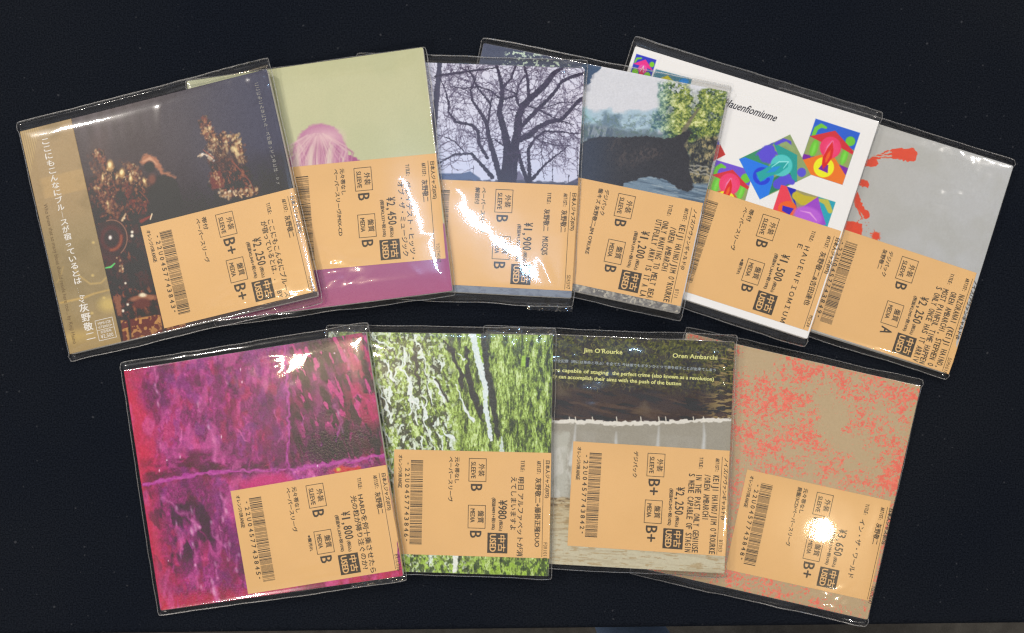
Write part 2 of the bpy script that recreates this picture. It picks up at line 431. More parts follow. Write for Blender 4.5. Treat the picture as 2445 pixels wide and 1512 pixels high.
    a.poly(C([(880, 380), (1250, 470), (1100, 560), (960, 480)]), (74, 48, 46), soft=6, al=.8, wob=4)
    scatter(a, C([(1110, 460), (1160, 520), (1140, 580)]), 6, 50, gold, (1, 2.6), 13)
    a.stroke(C([(1000, 548), (1050, 538), (1085, 505)]), [3, 5, 3], (96, 196, 110), soft=1)
    for p, c_ in (((1245, 210), 3.4), ((1245, 245), 3.8), ((1215, 890), 3), ((1170, 950), 3.6), ((880, 975), 3), ((1190, 690), 2.6), ((1170, 80), 2)):
        q = C([p])[0]; a.ell(q, c_, c_, (224, 218, 200), soft=1.6)
    a.stroke(C([(1150, 100), (1180, 40)]), [6, 3], (206, 180, 140), soft=2); a.stroke(C([(1330, 110), (1420, 60)]), [8, 5], (126, 60, 52), soft=2); a.stroke(C([(1415, 90), (1430, 40)]), 3, (226, 206, 170), soft=1)
    a.ell(C([(1360, 830)])[0], 34, 8, (146, 98, 76), -6, soft=2); a.ell(C([(1350, 880)])[0], 22, 12, (96, 56, 52), -6, soft=3); a.ell(C([(1355, 800)])[0], 9, 5, (220, 206, 176), soft=2)
    a.poly(C([(1080, 820), (1150, 810), (1160, 990), (1120, 1000)]), (130, 84, 66), soft=2.5, wob=2)
    # patterned box at the bottom
    n1 = a.noise(9, 9, 31, 3)
    for poly_ in ([(1235, 1030), (1530, 980), (1550, 1150), (1260, 1225)], [(1150, 1040), (1215, 1040), (1240, 1230), (1180, 1240)], [(1580, 1080), (1764, 1040), (1764, 1110), (1590, 1150)]):
        pts = C(poly_); a.poly(pts, (98, 52, 48), soft=1.5)
        tmp = Art(w, h, tl, ang, (0, 0, 0)); tmp.poly(pts, (1, 1, 1), soft=2)
        a.mix(tmp.c[..., 0] * sm(n1, .52, .62), (176, 128, 78))
    a.mix(sm(a.V, h - 40, h) * .25, (110, 80, 70))
    a.c += (a.noise(3, 3, 77, 2)[..., None] - .5) * 14
    return a

def art_obi(w, h, tl, ang):
    a = Art(w, h, tl, ang, (160, 138, 104))
    a.mix(sm(a.V, 120, 126) * sm(-a.V, -176, -170) * sm(a.U, 18, 30) * .7, (178, 150, 106))
    a.mix(sm(a.V, 176, 300) * .6, (142, 128, 94)); a.mix(sm(a.V, 430, 540) * .5, (164, 138, 92))
    for i in range(9):
        x = 3 + i * 5.2
        a.mix(sm(-np.abs(a.U - x), -1.6, -.6) * sm(-a.V, -(116 - i * 12), -(100 - i * 12)) * .6, (196, 172, 120))
    a.mix(sm(a.noise(60, 60, 5), .5, .8) * .35, (122, 108, 78))
    C = from_crop(0, 780, 2.52)
    a.stroke(C([(700, 540), (760, 630), (860, 700), (960, 690), (1010, 640)]), 3.5, (186, 160, 104), soft=2, al=.8)
    a.stroke(C([(540, 690), (570, 640), (600, 540)]), 2.5, (178, 152, 98), soft=2, al=.6)
    a.stroke(C([(580, 880), (800, 830), (900, 790), (1060, 750)]), [4, 6, 4, 3], (190, 160, 100), soft=2, al=.8)
    a.ell(C([(1030, 890)])[0], 22, 17, (196, 172, 106), soft=9, al=.8); a.ell(C([(720, 1200)])[0], 46, 12, (190, 164, 104), -10, soft=9, al=.6)
    for p in ((880, 310), (880, 620), (880, 975), (990, 830)):
        a.ell(C([p])[0], 3.4, 3, (204, 180, 116), soft=1.8, al=.8)
    a.c += (a.noise(3, 3, 9, 2)[..., None] - .5) * 8
    return a

def art_head(w, h, tl, ang):
    a = Art(w, h, tl, ang, (184, 184, 146))
    a.mix(sm(a.V, 60, 400) * .5, (178, 184, 150)); a.mix(sm(-a.U, -220, 0) * .35, (168, 180, 160))
    a.mix(sm(a.noise(120, 120, 8), .5, .8) * .18, (160, 168, 130))
    G = from_crop(880, 130, 1.3743)
    P = (156, 82, 128)
    a.poly(G([(235, 720), (265, 640), (300, 620), (600, 615), (640, 640), (760, 720)]), P, soft=1.6, wob=2)
    head = G([(292, 640), (308, 560), (345, 495), (400, 458), (450, 452), (510, 470), (555, 520), (580, 590), (592, 660)])
    a.poly(head + G([(592, 720), (292, 720)]), (178, 122, 152), soft=3, wob=2)
    top = G([(430, 500)])[0]
    q = random.Random(4)
    for i in range(150):
        th = q.uniform(.12, .88) * math.pi; L = q.uniform(40, 150); r0 = q.uniform(5, 30)
        p0 = (top[0] + r0 * math.cos(th), top[1] + r0 * .4 * math.sin(th))
        p1 = (top[0] + (r0 + L * .5) * math.cos(th) * 1.05, top[1] + L * .55 * math.sin(th) + 8)
        p2 = (top[0] + (L * .62) * math.cos(th) * 1.0, top[1] + L * .95 * math.sin(th) + 20)
        c_ = q.choice([(208, 180, 180), (196, 160, 168), (154, 88, 126), (166, 100, 136), (208, 200, 180), (190, 146, 162)])
        a.stroke([p0, p1, p2], [1.2, q.uniform(1.5, 4), 2], c_, soft=1.4, al=.5)
    a.ell(G([(470, 520)])[0], 34, 16, (214, 182, 184), soft=12, al=.7)
    for x in (400, 500, 330):
        a.stroke(G([(x, 570), (x - 8, 620), (x - 12, 700)]), [4, 12, 20], (206, 190, 178), soft=5, al=.75)
    # everything below is printed violet
    t = (a.noise(60, 60, 12) - .5) * 4
    a.mix(sm(a.V + t, 420, 423), (146, 78, 122)); a.mix(sm(a.V, 500, 583) * .5, (158, 68, 108))
    a.c += (a.noise(2.5, 2.5, 14, 2)[..., None] - .5) * 5
    return a

def art_tree(w, h, tl, ang):
    a = Art(w, h, tl, ang, (202, 204, 222))
    a.mix(sm(a.V, 60, 300) * .55, (176, 188, 222)); a.mix(sm(a.noise(80, 80, 21), .4, .8) * .25, (208, 200, 214))
    T = from_crop(1500, 160, 2.52)
    D = (58, 54, 70)
    a.poly(T([(340, 1225), (560, 1225), (640, 1205), (735, 1270), (735, 1330), (330, 1330)]), (84, 98, 132), soft=1.5)
    a.poly(T([(1040, 1230), (1100, 1200), (1160, 1290), (1164, 1330), (1000, 1330)]), (110, 108, 134), soft=1.5)
    a.poly(T([(1560, 1310), (1640, 1270), (1700, 1270), (1700, 1340), (1560, 1340)]), (92, 92, 116), soft=1.5)
    a.poly(T([(200, 1292), (1000, 1288), (1700, 1312), (1700, 1420), (200, 1420)]), (80, 82, 100), soft=2, wob=3)
    def s_(pts, ws, c=D, al=1): a.stroke(T(pts), [x / 2.52 / 1.5577 * 1.2 for x in ws], c, soft=.6, al=al, wob=1.5)
    s_([(340, 190), (315, 500), (300, 740), (310, 1000)], [38, 44, 40, 10], (74, 74, 92))
    s_([(300, 312), (600, 270), (885, 232)], [20, 18, 10], (60, 58, 72))
    big = [([(960, 1310), (985, 1150), (990, 980), (945, 800), (905, 650), (930, 520), (925, 400), (880, 230), (860, 190)], [90, 80, 66, 52, 44, 38, 32, 22, 12]),
           ([(1030, 1310), (1050, 1000), (1075, 850), (1085, 700), (1120, 600), (1200, 520), (1330, 400), (1400, 300), (1500, 230)], [76, 70, 64, 58, 54, 50, 46, 40, 26]),
           ([(1080, 900), (1110, 790), (1250, 640), (1400, 490), (1480, 370), (1560, 330), (1690, 290)], [20, 34, 32, 28, 26, 26, 26]),
           ([(1090, 910), (1200, 860), (1260, 800), (1380, 740), (1480, 730), (1560, 640), (1640, 550), (1700, 515)], [50, 46, 40, 34, 30, 26, 26, 22]),
           ([(930, 1300), (860, 1050), (810, 880), (790, 760), (720, 640), (650, 540), (635, 440), (680, 340), (620, 270), (500, 215)], [44, 40, 36, 32, 24, 20, 16, 14, 11, 6]),
           ([(850, 1260), (760, 1160), (650, 1040), (500, 1045), (340, 1130)], [34, 26, 22, 18, 12]),
           ([(800, 1080), (720, 950), (710, 830), (650, 770), (500, 740), (430, 650), (430, 560), (390, 420), (340, 330)], [24, 28, 26, 24, 20, 16, 14, 10, 6]),
           ([(940, 960), (860, 900), (740, 900)], [12, 10, 8]), ([(580, 1020), (500, 930), (400, 880), (330, 865)], [10, 9, 8, 5]),
           ([(1180, 1310), (1120, 1150), (1080, 980)], [36, 30, 22]), ([(1200, 1300), (1180, 1000), (1240, 900), (1330, 830), (1500, 840), (1640, 860)], [34, 26, 22, 16, 12, 8]),
           ([(1220, 1280), (1330, 1150), (1500, 1010), (1560, 960)], [24, 16, 10, 6]), ([(925, 540), (1050, 500), (1090, 600), (1060, 480), (950, 430)], [16, 16, 18, 14, 10]),
           ([(930, 430), (1010, 340), (1050, 220)], [22, 18, 14]), ([(1070, 480), (1080, 400), (1140, 310)], [14, 12, 9]), ([(1180, 530), (1165, 340), (1135, 220)], [26, 22, 16]),
           ([(800, 760), (825, 560), (845, 470)], [20, 16, 8]), ([(815, 565), (700, 420), (640, 300), (600, 220)], [16, 13, 11, 8]), ([(905, 520), (820, 450), (700, 410), (560, 430), (430, 405)], [16, 12, 10, 8, 5]),
           ([(1170, 590), (1290, 640), (1480, 740), (1600, 770)], [14, 14, 12, 8]), ([(1300, 620), (1470, 565), (1620, 560)], [8, 8, 5]), ([(1200, 860), (1290, 920), (1430, 965), (1600, 960)], [10, 9, 8, 4]),
           ([(1330, 830), (1300, 980), (1310, 1100), (1330, 1280)], [10, 7, 5, 4]), ([(1410, 1020), (1410, 1290)], [5, 5]), ([(1635, 980), (1640, 1290)], [5, 5]), ([(1560, 1240), (1556, 1320)], [5, 4]), ([(670, 1150), (668, 1230)], [4, 4])]
    q = random.Random(3)
    tips = []
    for pts, ws in big:
        s_(pts, ws)
        for i in range(len(pts) - 1):
            for t in (.3, .65):
                x = pts[i][0] * (1 - t) + pts[i + 1][0] * t; y = pts[i][1] * (1 - t) + pts[i + 1][1] * t
                tips.append((x, y, math.atan2(pts[i + 1][1] - pts[i][1], pts[i + 1][0] - pts[i][0])))
    def twig(x, y, d, n, L, wd):
        pts = [(x, y)]
        for _ in range(4):
            d += q.uniform(-.42, .42); x += math.cos(d) * L / 4; y += math.sin(d) * L / 4; pts.append((x, y))
        if y > 1290: return
        s_(pts, [wd, wd * .8, wd * .6, wd * .5, wd * .3], (74, 66, 88), al=.62)
        if n > 0:
            for _ in range(2): twig(*pts[q.choice([2, 3, 4])], d + q.choice([-1, 1]) * q.uniform(.3, .9), n - 1, L * .68, wd * .75)
    for x, y, d in tips:
        if y < 1180:
            for _ in range(q.choice([1, 2])): twig(x, y, d + q.choice([-1, 1]) * q.uniform(.5, 1.3), 3 if q.random() < .4 else 2, q.uniform(110, 250), 8)
    # grey ground under the label
    m = sm(a.V, 470, 480)
    a.mix(m, (120, 128, 142)); a.mix(m * sm(a.noise(10, 4, 33), .5, .7) * .5, (94, 100, 116))
    return a

def art_animal(w, h, tl, ang):
    a = Art(w, h, tl, ang, (199, 202, 210))
    B = from_crop(2100, 200, 2.52)
    # upper left: dark sky with pale leaves
    dm = sm(-(a.U + a.V * .3 + (a.noise(30, 30, 3) - .5) * 60), -290, -262)
    a.mix(dm, (74, 80, 100))
    lf = sm(a.noise(5, 5, 41, 3), .6, .66) * sm(a.U, 45, 70) * sm(-a.U, -225, -205) * sm(a.V + a.noise(30, 30, 8) * 30, 14, 26)
    a.mix(lf, (188, 206, 190))
    a.poly(B([(170, 60), (355, 120), (340, 170), (290, 195), (255, 240), (225, 270), (195, 275), (170, 300)]), (64, 84, 112), soft=1.5, wob=5)
    # hazy hills
    a.poly(B([(120, 500), (200, 510), (240, 530), (330, 560), (440, 520), (560, 570), (640, 540), (740, 560), (880, 520), (900, 820), (120, 820)]), (158, 182, 198), soft=5, wob=7)
    a.poly(B([(120, 520), (190, 520), (240, 560), (300, 620), (120, 640)]), (142, 182, 190), soft=7, wob=6)
    n = a.noise(9, 9, 51, 4)
    hill = Art(w, h, tl, ang, (0, 0, 0)); hill.poly(B([(120, 560), (300, 600), (400, 560), (530, 570), (560, 640), (620, 570), (840, 600), (860, 850), (120, 850)]), (1, 1, 1), soft=6, wob=8)
    a.mix(hill.c[..., 0] * sm(n, .42, .6) * .5, (112, 136, 156)); a.mix(hill.c[..., 0] * sm(a.noise(6, 6, 52), .58, .68) * .6, (168, 196, 204))
    a.poly(B([(380, 590), (410, 560), (440, 590), (520, 560), (530, 610), (510, 660), (540, 700), (330, 700), (360, 650)]), (104, 126, 144), soft=5, wob=7)
    a.poly(B([(120, 660), (250, 660), (640, 720), (880, 740), (1300, 800), (1400, 1460), (100, 1300)]), (98, 114, 126), soft=6, wob=5)
    st = sm(a.noise(5, 26, 53, 3), .56, .66)
    hm = Art(w, h, tl, ang, (0, 0, 0)); hm.poly(B([(170, 680), (470, 690), (460, 800), (160, 880)]), (1, 1, 1), soft=5)
    a.mix(hm.c[..., 0] * st * .55, (150, 160, 172)); a.mix(hm.c[..., 0] * (1 - st) * .4, (72, 86, 108)); a.mix(hill.c[..., 0] * sm(a.noise(7, 6, 57, 4, rough=.7), .5, .6) * sm(a.V, 30, 90) * .5, (92, 112, 104))
    # leafy tree
    tm = Art(w, h, tl, ang, (0, 0, 0))
    tm.poly(B([(880, 300), (960, 270), (1100, 280), (1220, 310), (1330, 320), (1560, 350), (1480, 700), (1440, 900), (1200, 980), (1000, 800), (820, 710), (850, 600), (870, 500), (850, 420)]), (1, 1, 1), soft=5, wob=14)
    lm = tm.c[..., 0]; n1 = a.noise(26, 22, 61, 4, rough=.62); n2 = a.noise(7, 7, 62, 3); n3 = a.noise(60, 60, 63, 2)
    ft = n1 * .45 + a.noise(5.5, 5, 64, 4, rough=.75) * .55; ft = (ft - ft.mean()) / ft.std()
    hole = sm(-(n1 + (n2 - .5) * .5), -.40, -.33) * sm(-a.Y, -330, -200)
    leaf = a.ramp(ft + (n3 - .5) * 1.2, [(-2, (40, 56, 50)), (-.9, (64, 84, 62)), (-.2, (94, 112, 66)), (.5, (120, 138, 74)), (1.2, (150, 160, 82)), (2, (190, 196, 136))])
    blue = a.ramp(ft, [(-2, (62, 96, 122)), (0, (104, 142, 160)), (1.5, (160, 190, 200))])
    bl = (sm(-a.X, -1625, -1570) * .7)[..., None]; leaf = leaf * (1 - bl) + blue * bl
    mk = (lm * (1 - hole * .85))[..., None]; a.c = a.c * (1 - mk) + leaf * mk
    a.c += (lm * (a.noise(4, 4, 67, 3) - .5) * 60)[..., None]
    a.mix(lm * sm(a.noise(5, 5, 66, 2), .66, .72) * sm(-(a.Y), -260, -190) * .9, (206, 212, 218))
    a.stroke(B([(1140, 900), (1130, 720), (1190, 620), (1260, 520)]), [16, 12, 8, 4], (112, 104, 92), soft=2, al=.8)
    # rocks lower right
    rm = Art(w, h, tl, ang, (0, 0, 0)); rm.poly(B([(1150, 820), (1450, 780), (1420, 1460), (1150, 1400)]), (1, 1, 1), soft=6, wob=8)
    fr_ = a.noise(6, 9, 71, 4, rough=.7); fr_ = (fr_ - fr_.mean()) / fr_.std(); mk = rm.c[..., :1] * .95; a.c = a.c * (1 - mk) + a.ramp(fr_, [(-1.5, (40, 44, 50)), (-.2, (78, 80, 76)), (.6, (110, 104, 80)), (1.6, (158, 146, 112))]) * mk
    for y in (1050, 1085, 1120): a.stroke(B([(1170, y), (1260, y + 12), (1360, y + 24)]), [3, 4, 3], (168, 166, 156), soft=1.2, al=.7, wob=3)
    # weathered log
    pm = Art(w, h, tl, ang, (0, 0, 0)); pm.poly(B([(480, 1220), (700, 1160), (830, 1150), (1000, 1190), (1200, 1230), (1400, 1220), (1360, 1500), (480, 1400)]), (1, 1, 1), soft=4)
    a.mix(pm.c[..., 0], (110, 130, 148)); a.mix(pm.c[..., 0] * sm(a.noise(60, 5, 73, 3), .5, .62) * .7, (70, 86, 104)); a.mix(pm.c[..., 0] * sm(a.noise(40, 4, 74, 3), .6, .68) * .6, (150, 164, 172))
    # the dark animal with its head lowered
    body = B([(110, 860), (180, 845), (240, 805), (330, 785), (420, 780), (520, 790), (640, 786), (760, 775), (860, 785), (950, 800), (1030, 790), (1075, 768), (1120, 740), (1160, 722), (1192, 726), (1186, 775), (1152, 830), (1128, 865), (1150, 905), (1172, 960), (1180, 1040), (1178, 1110), (1205, 1180), (1225, 1260), (1200, 1290), (1160, 1296), (1080, 1272), (1010, 1215), (930, 1180), (820, 1155), (740, 1170), (660, 1205), (580, 1215), (565, 1250), (110, 1200)])
    a.poly(body, (54, 54, 58), soft=1.4, wob=2)
    am = Art(w, h, tl, ang, (0, 0, 0)); am.poly(body, (1, 1, 1), soft=6, wob=3); m = am.c[..., 0]
    a.mix(m * sm(-a.X, -1500, -1400) * .6, (58, 68, 88))
    for p, rx, ry in (((560, 970), 12, 26), ((660, 1000), 9, 20), ((840, 920), 26, 14), ((730, 970), 12, 14), ((470, 880), 12, 26), ((800, 960), 18, 9)):
        tt = Art(w, h, tl, ang, (0, 0, 0)); tt.ell(B([p])[0], rx, ry, (1, 1, 1), 20, soft=8)
        a.mix(tt.c[..., 0] * sm(a.noise(4, 6, 75, 3), .42, .62) * .38, (100, 88, 84))
    a.mix(m * sm(a.noise(3, 6, 76, 3), .5, .7) * .15, (70, 70, 74))
    
    g = sm(a.V, 500, 506)
    a.mix(g, (128, 126, 122)); a.mix(g * sm(a.noise(6, 6, 78, 4), .48, .6) * .7, (92, 90, 90)); a.mix(g * sm(a.noise(5, 5, 79, 3), .6, .66), (168, 164, 152))
    a.mix(sm(a.V, 488, 498) * sm(-a.V, -512, -504) * .6, (112, 128, 150))
    a.c += (a.noise(2.5, 2.5, 80, 2)[..., None] - .5) * 14
    return a

def emblem(a, P, k=0):
    """one of the small painted square pictures; P maps unit square (x right, y down) to image pixels"""
    bgc, arrow, field, disc, ring, leaf, core, green, base = k
    def M(pts): return [P(x, y) for x, y in pts]
    a.poly(M([(0, 0), (1, 0), (1, 1), (0, 1)]), bgc)
    a.poly(M([(0, .33), (1, .33), (1, .8), (.85, .8), (.5, .55), (.15, .8), (0, .8)]), field, soft=1)
    a.poly(M([(0, .68), (.3, .66), (.5, .55), (.7, .66), (1, .68), (1, .8), (0, .8)]), base, soft=1)
    a.poly(M([(0, .8), (.42, .56), (.64, .56), (1, .82), (1, 1), (0, 1)]), ring[1])
    for x, y, rx, ry in ((.17, .52, 9, 21), (.84, .5, 8, 20)):
        a.ell(P(x, y), rx, ry, green, 17, soft=1.2); a.ell(P(x, y + .02), rx * .4, ry * .7, tuple(min(255, v + 18) for v in green), 17, soft=2)
    a.ell(P(.86, .2), 11.5, 11.5, green, soft=1.2)
    a.stroke(M([(.07, .3), (.08, .17), (.16, .09), (.27, .1)]), [9, 10, 10, 6], green, soft=1)
    a.poly(M([(0, .34), (.48, .1), (1, .36), (1, .42), (.68, .36), (.3, .38)]), arrow)
    e = P(.5, .42); a.ell(e, 25, 26, disc, soft=1.2); a.ell((e[0] + 2, e[1] + 3), 17, 18, tuple(min(255, v + 16) for v in disc), soft=4, al=.6)
    c = P(.5, .8); a.ell(c, 24, 24, ring[0], soft=1); a.poly(M([(.4, .86), (.46, .72), (.58, .74), (.62, .88)]), base)
    a.stroke(M([(.42, .62), (.44, .42), (.5, .3), (.55, .45)]), [1, 4, 4, 1], tuple(min(255, v + 60) for v in disc), soft=1)
    a.poly(M([(.5, .3), (.58, .45), (.6, .6), (.55, .74), (.5, .84), (.44, .76), (.41, .64), (.44, .46)]), leaf, soft=1)
    a.poly(M([(.52, .46), (.55, .56), (.53, .68), (.5, .72), (.47, .64), (.48, .54)]), core, soft=1)

def quad(a_, b_, d_):
    return lambda x, y: (a_[0] + (b_[0] - a_[0]) * x + (d_[0] - a_[0]) * y, a_[1] + (b_[1] - a_[1]) * x + (d_[1] - a_[1]) * y)

def art_squares(w, h, tl, ang):
    a = Art(w, h, tl, ang, (228, 229, 232))
    C = from_crop(2600, 350, 2.52); D = from_crop(2300, 80, 2.445)
    red_set = ((44, 96, 200), (198, 58, 66), (142, 156, 98), (222, 66, 110), ((250, 240, 50), (222, 118, 44)), (206, 44, 50), (226, 96, 40), (108, 190, 66), (118, 44, 158))
    q = C([(1093, 235), (1505, 370), (935, 722)]); emblem(a, quad(*q), red_set)
    q = C([(170, 622), (520, 728), (60, 1040)]); emblem(a, quad(q[0], q[1], q[2]), ((112, 84, 200),) + red_set[1:4] + (((250, 240, 50), (200, 80, 60)),) + red_set[5:])
    # part-hidden square at the far left
    a.poly(C([(185, 432), (258, 575), (40, 690), (-20, 540)]), (184, 60, 56)); a.poly(C([(185, 432), (210, 482), (165, 480), (140, 440)]), (44, 52, 170))
    # turned blue-green square
    p = C([(385, 615), (858, 383), (1055, 765), (583, 995)])
    a.poly(p, (136, 156, 108))
    a.poly(C([(385, 615), (700, 462), (660, 690), (440, 600)]), (66, 140, 104)); a.poly(C([(540, 560), (620, 500), (700, 470), (740, 580), (690, 670), (600, 640)]), (94, 82, 204), soft=2, wob=3)
    a.poly(C([(385, 615), (440, 598), (680, 690), (712, 780), (668, 950), (583, 995)]), (14, 120, 228))
    a.poly(C([(712, 790), (840, 720), (930, 820), (668, 945)]), (58, 128, 92)); a.stroke(C([(750, 850), (830, 800), (880, 830)]), [24, 26, 14], (92, 84, 204), soft=1.4)
    a.poly(C([(703, 460), (925, 577), (926, 832), (880, 800), (850, 700), (760, 600)]), (34, 150, 146))
    a.stroke(C([(730, 470), (800, 440), (850, 460), (860, 490)]), [8, 10, 10, 6], (92, 82, 204), soft=1); a.stroke(C([(780, 480), (820, 470), (880, 520)]), [8, 10, 12], (142, 164, 112), soft=1.4)
    a.ell(C([(780, 675)])[0], 26, 26, (86, 190, 190), soft=1.4)
    c = C([(600, 775)])[0]; a.stroke([(c[0] + 17 * math.cos(t), c[1] + 17 * math.sin(t)) for t in np.linspace(.5, 5.2, 20)], 9, (26, 72, 206), soft=1)
    a.poly(C([(545, 745), (600, 720), (700, 660), (845, 632), (840, 690), (760, 750), (660, 780), (585, 830)]), (50, 160, 160), soft=1); a.poly(C([(640, 745), (700, 690), (775, 680), (720, 735)]), (20, 140, 214), soft=1.4)
    a.stroke(C([(690, 690), (760, 640), (845, 640), (800, 700)]), [1.5, 2.5, 2.5, 1.5], (150, 224, 226), soft=.8)
    a.ell(C([(968, 740)])[0], 10.5, 11, (92, 86, 204), soft=1)
    # lower square, half under the label
    p = C([(780, 858), (1285, 1018), (1180, 1350), (675, 1190)]); a.poly(p, (150, 146, 104))
    a.poly(C([(780, 858), (832, 870), (915, 1100), (840, 1250), (675, 1190)]), (220, 72, 88)); a.poly(C([(832, 872), (920, 900), (900, 960), (935, 1100)]), (46, 48, 176))
    a.ell(C([(840, 1080)])[0], 22, 18, (232, 100, 50), soft=1); a.poly(C([(795, 1050), (900, 1080), (860, 1140), (790, 1100)]), (66, 50, 178))
    a.stroke(C([(920, 960), (980, 1000), (1080, 1010), (1110, 985)]), [20, 24, 20, 8], (186, 172, 60), soft=1.4)
    a.poly(C([(1125, 968), (1285, 1018), (1180, 1350), (1150, 1200)]), (44, 156, 178)); a.stroke(C([(1140, 1000), (1200, 1020), (1235, 1100)]), [8, 14, 12], (180, 178, 80), soft=1.4)
    a.poly(C([(1122, 968), (1150, 1080), (1200, 1230), (900, 1250), (930, 1100)]), (150, 76, 192)); a.ell(C([(1030, 1150)])[0], 34, 22, (176, 98, 206), 18, soft=3); a.stroke(C([(960, 1100), (1050, 1120), (1110, 1190)]), [1, 4, 2], (214, 150, 220), soft=1)
    # the panel in the corner
    pan = D([(150, 200), (398, 282), (320, 520), (60, 440)])
    a.poly(D([(340, 430), (672, 520), (640, 640), (300, 540)]), (84, 134, 156)); a.poly(D([(380, 515), (450, 488), (505, 545), (430, 560)]), (196, 190, 44)); a.ell(D([(598, 545)])[0], 11, 7, (40, 140, 222), soft=1.4)
    q = D([(160, 288), (345, 345), (85, 540)])
    pink = ((58, 66, 190), (222, 62, 140), (58, 66, 190), (226, 84, 170), ((150, 60, 120), (120, 60, 130)), (214, 46, 96), (222, 84, 110), (126, 196, 52), (150, 170, 40))
    P = quad(*q)
    a.poly([P(0, 0), P(1, 0), P(1, 1), P(0, 1)], pink[0])
    for x, y, r in ((.2, .62, 8), (.8, .62, 8), (.86, .2, 6)): a.ell(P(x, y), r, r * 1.1, pink[7], soft=1)
    a.stroke([P(.05, .3), P(.1, .15), P(.28, .1)], [3, 5, 4], pink[7], soft=1)
    a.poly([P(0, .36), P(.5, .1), P(1, .4), P(.6, .36), P(.36, .36)], pink[1]); a.ell(P(.5, .45), 11, 11, pink[3], soft=1); a.poly([P(.5, .32), P(.62, .55), P(.56, 1), P(.36, 1), P(.4, .5)], pink[5]); a.stroke([P(.42, .55), P(.5, .34), P(.57, .55)], 1.6, (250, 220, 240), soft=.7)
    a.stroke([pan[1], pan[2]], 1, (196, 196, 200), soft=.8, al=.6)
    a.c += (a.noise(60, 60, 88, 2)[..., None] - .5) * 5
    return a

def art_brush(w, h, tl, ang):
    a = Art(w, h, tl, ang, (168, 168, 164))
    a.mix(sm(a.U, 150, 560) * .55, (176, 181, 188)); a.mix(sm(a.noise(70, 70, 90), .4, .75) * .3, (158, 159, 152))
    E = from_crop(2900, 300, 2.52); O = (206, 74, 42)
    def k(p, ws, s=1): a.stroke(E(p), [x / 3.93 for x in ws], O, soft=.7, wob=2.4, seed=s)
    k([(840, 735), (960, 700), (1060, 680), (1190, 695), (1210, 695)], [26, 50, 92, 122, 130], 2)
    for y0, y1 in ((700, 670), (712, 700), (760, 742)): a.stroke(E([(830, y0 + 6), (1040, y1)]), [1.5, 3.4], (172, 170, 166), soft=.8, wob=3, seed=y0)
    k([(700, 775), (870, 765), (880, 770)], [60, 76, 60], 3)
    k([(660, 930), (760, 955), (800, 975)], [50, 66, 60], 4); k([(690, 1040), (730, 1160), (800, 1260)], [50, 62, 60], 5)
    for x in (-24, -10): a.stroke(E([(690 + x, 1080), (740 + x, 1200), (780 + x, 1300)]), [1.4, 3, 1], O, soft=.7, wob=3, seed=x + 60)
    k([(560, 1380), (660, 1370), (700, 1385)], [100, 116, 120], 6); k([(700, 1430), (740, 1440)], [50, 30], 7)
    q = random.Random(8); c = E([(888, 1452)])[0]
    a.ell(c, 8, 9, O, soft=1.5)
    for i in range(26):
        t = q.uniform(0, 6.3); r = q.uniform(8, 16); a.stroke([c, (c[0] + r * math.cos(t), c[1] + r * math.sin(t))], [3, .8], O, soft=.6)
    for i in range(30):
        p = (q.uniform(620, 860), q.uniform(1290, 1480)); a.ell(E([p])[0], q.uniform(.5, 1.6), q.uniform(.5, 1.6), O, soft=.6, al=.8)
    a.c += (a.noise(3, 3, 92, 2)[..., None] - .5) * 5
    return a

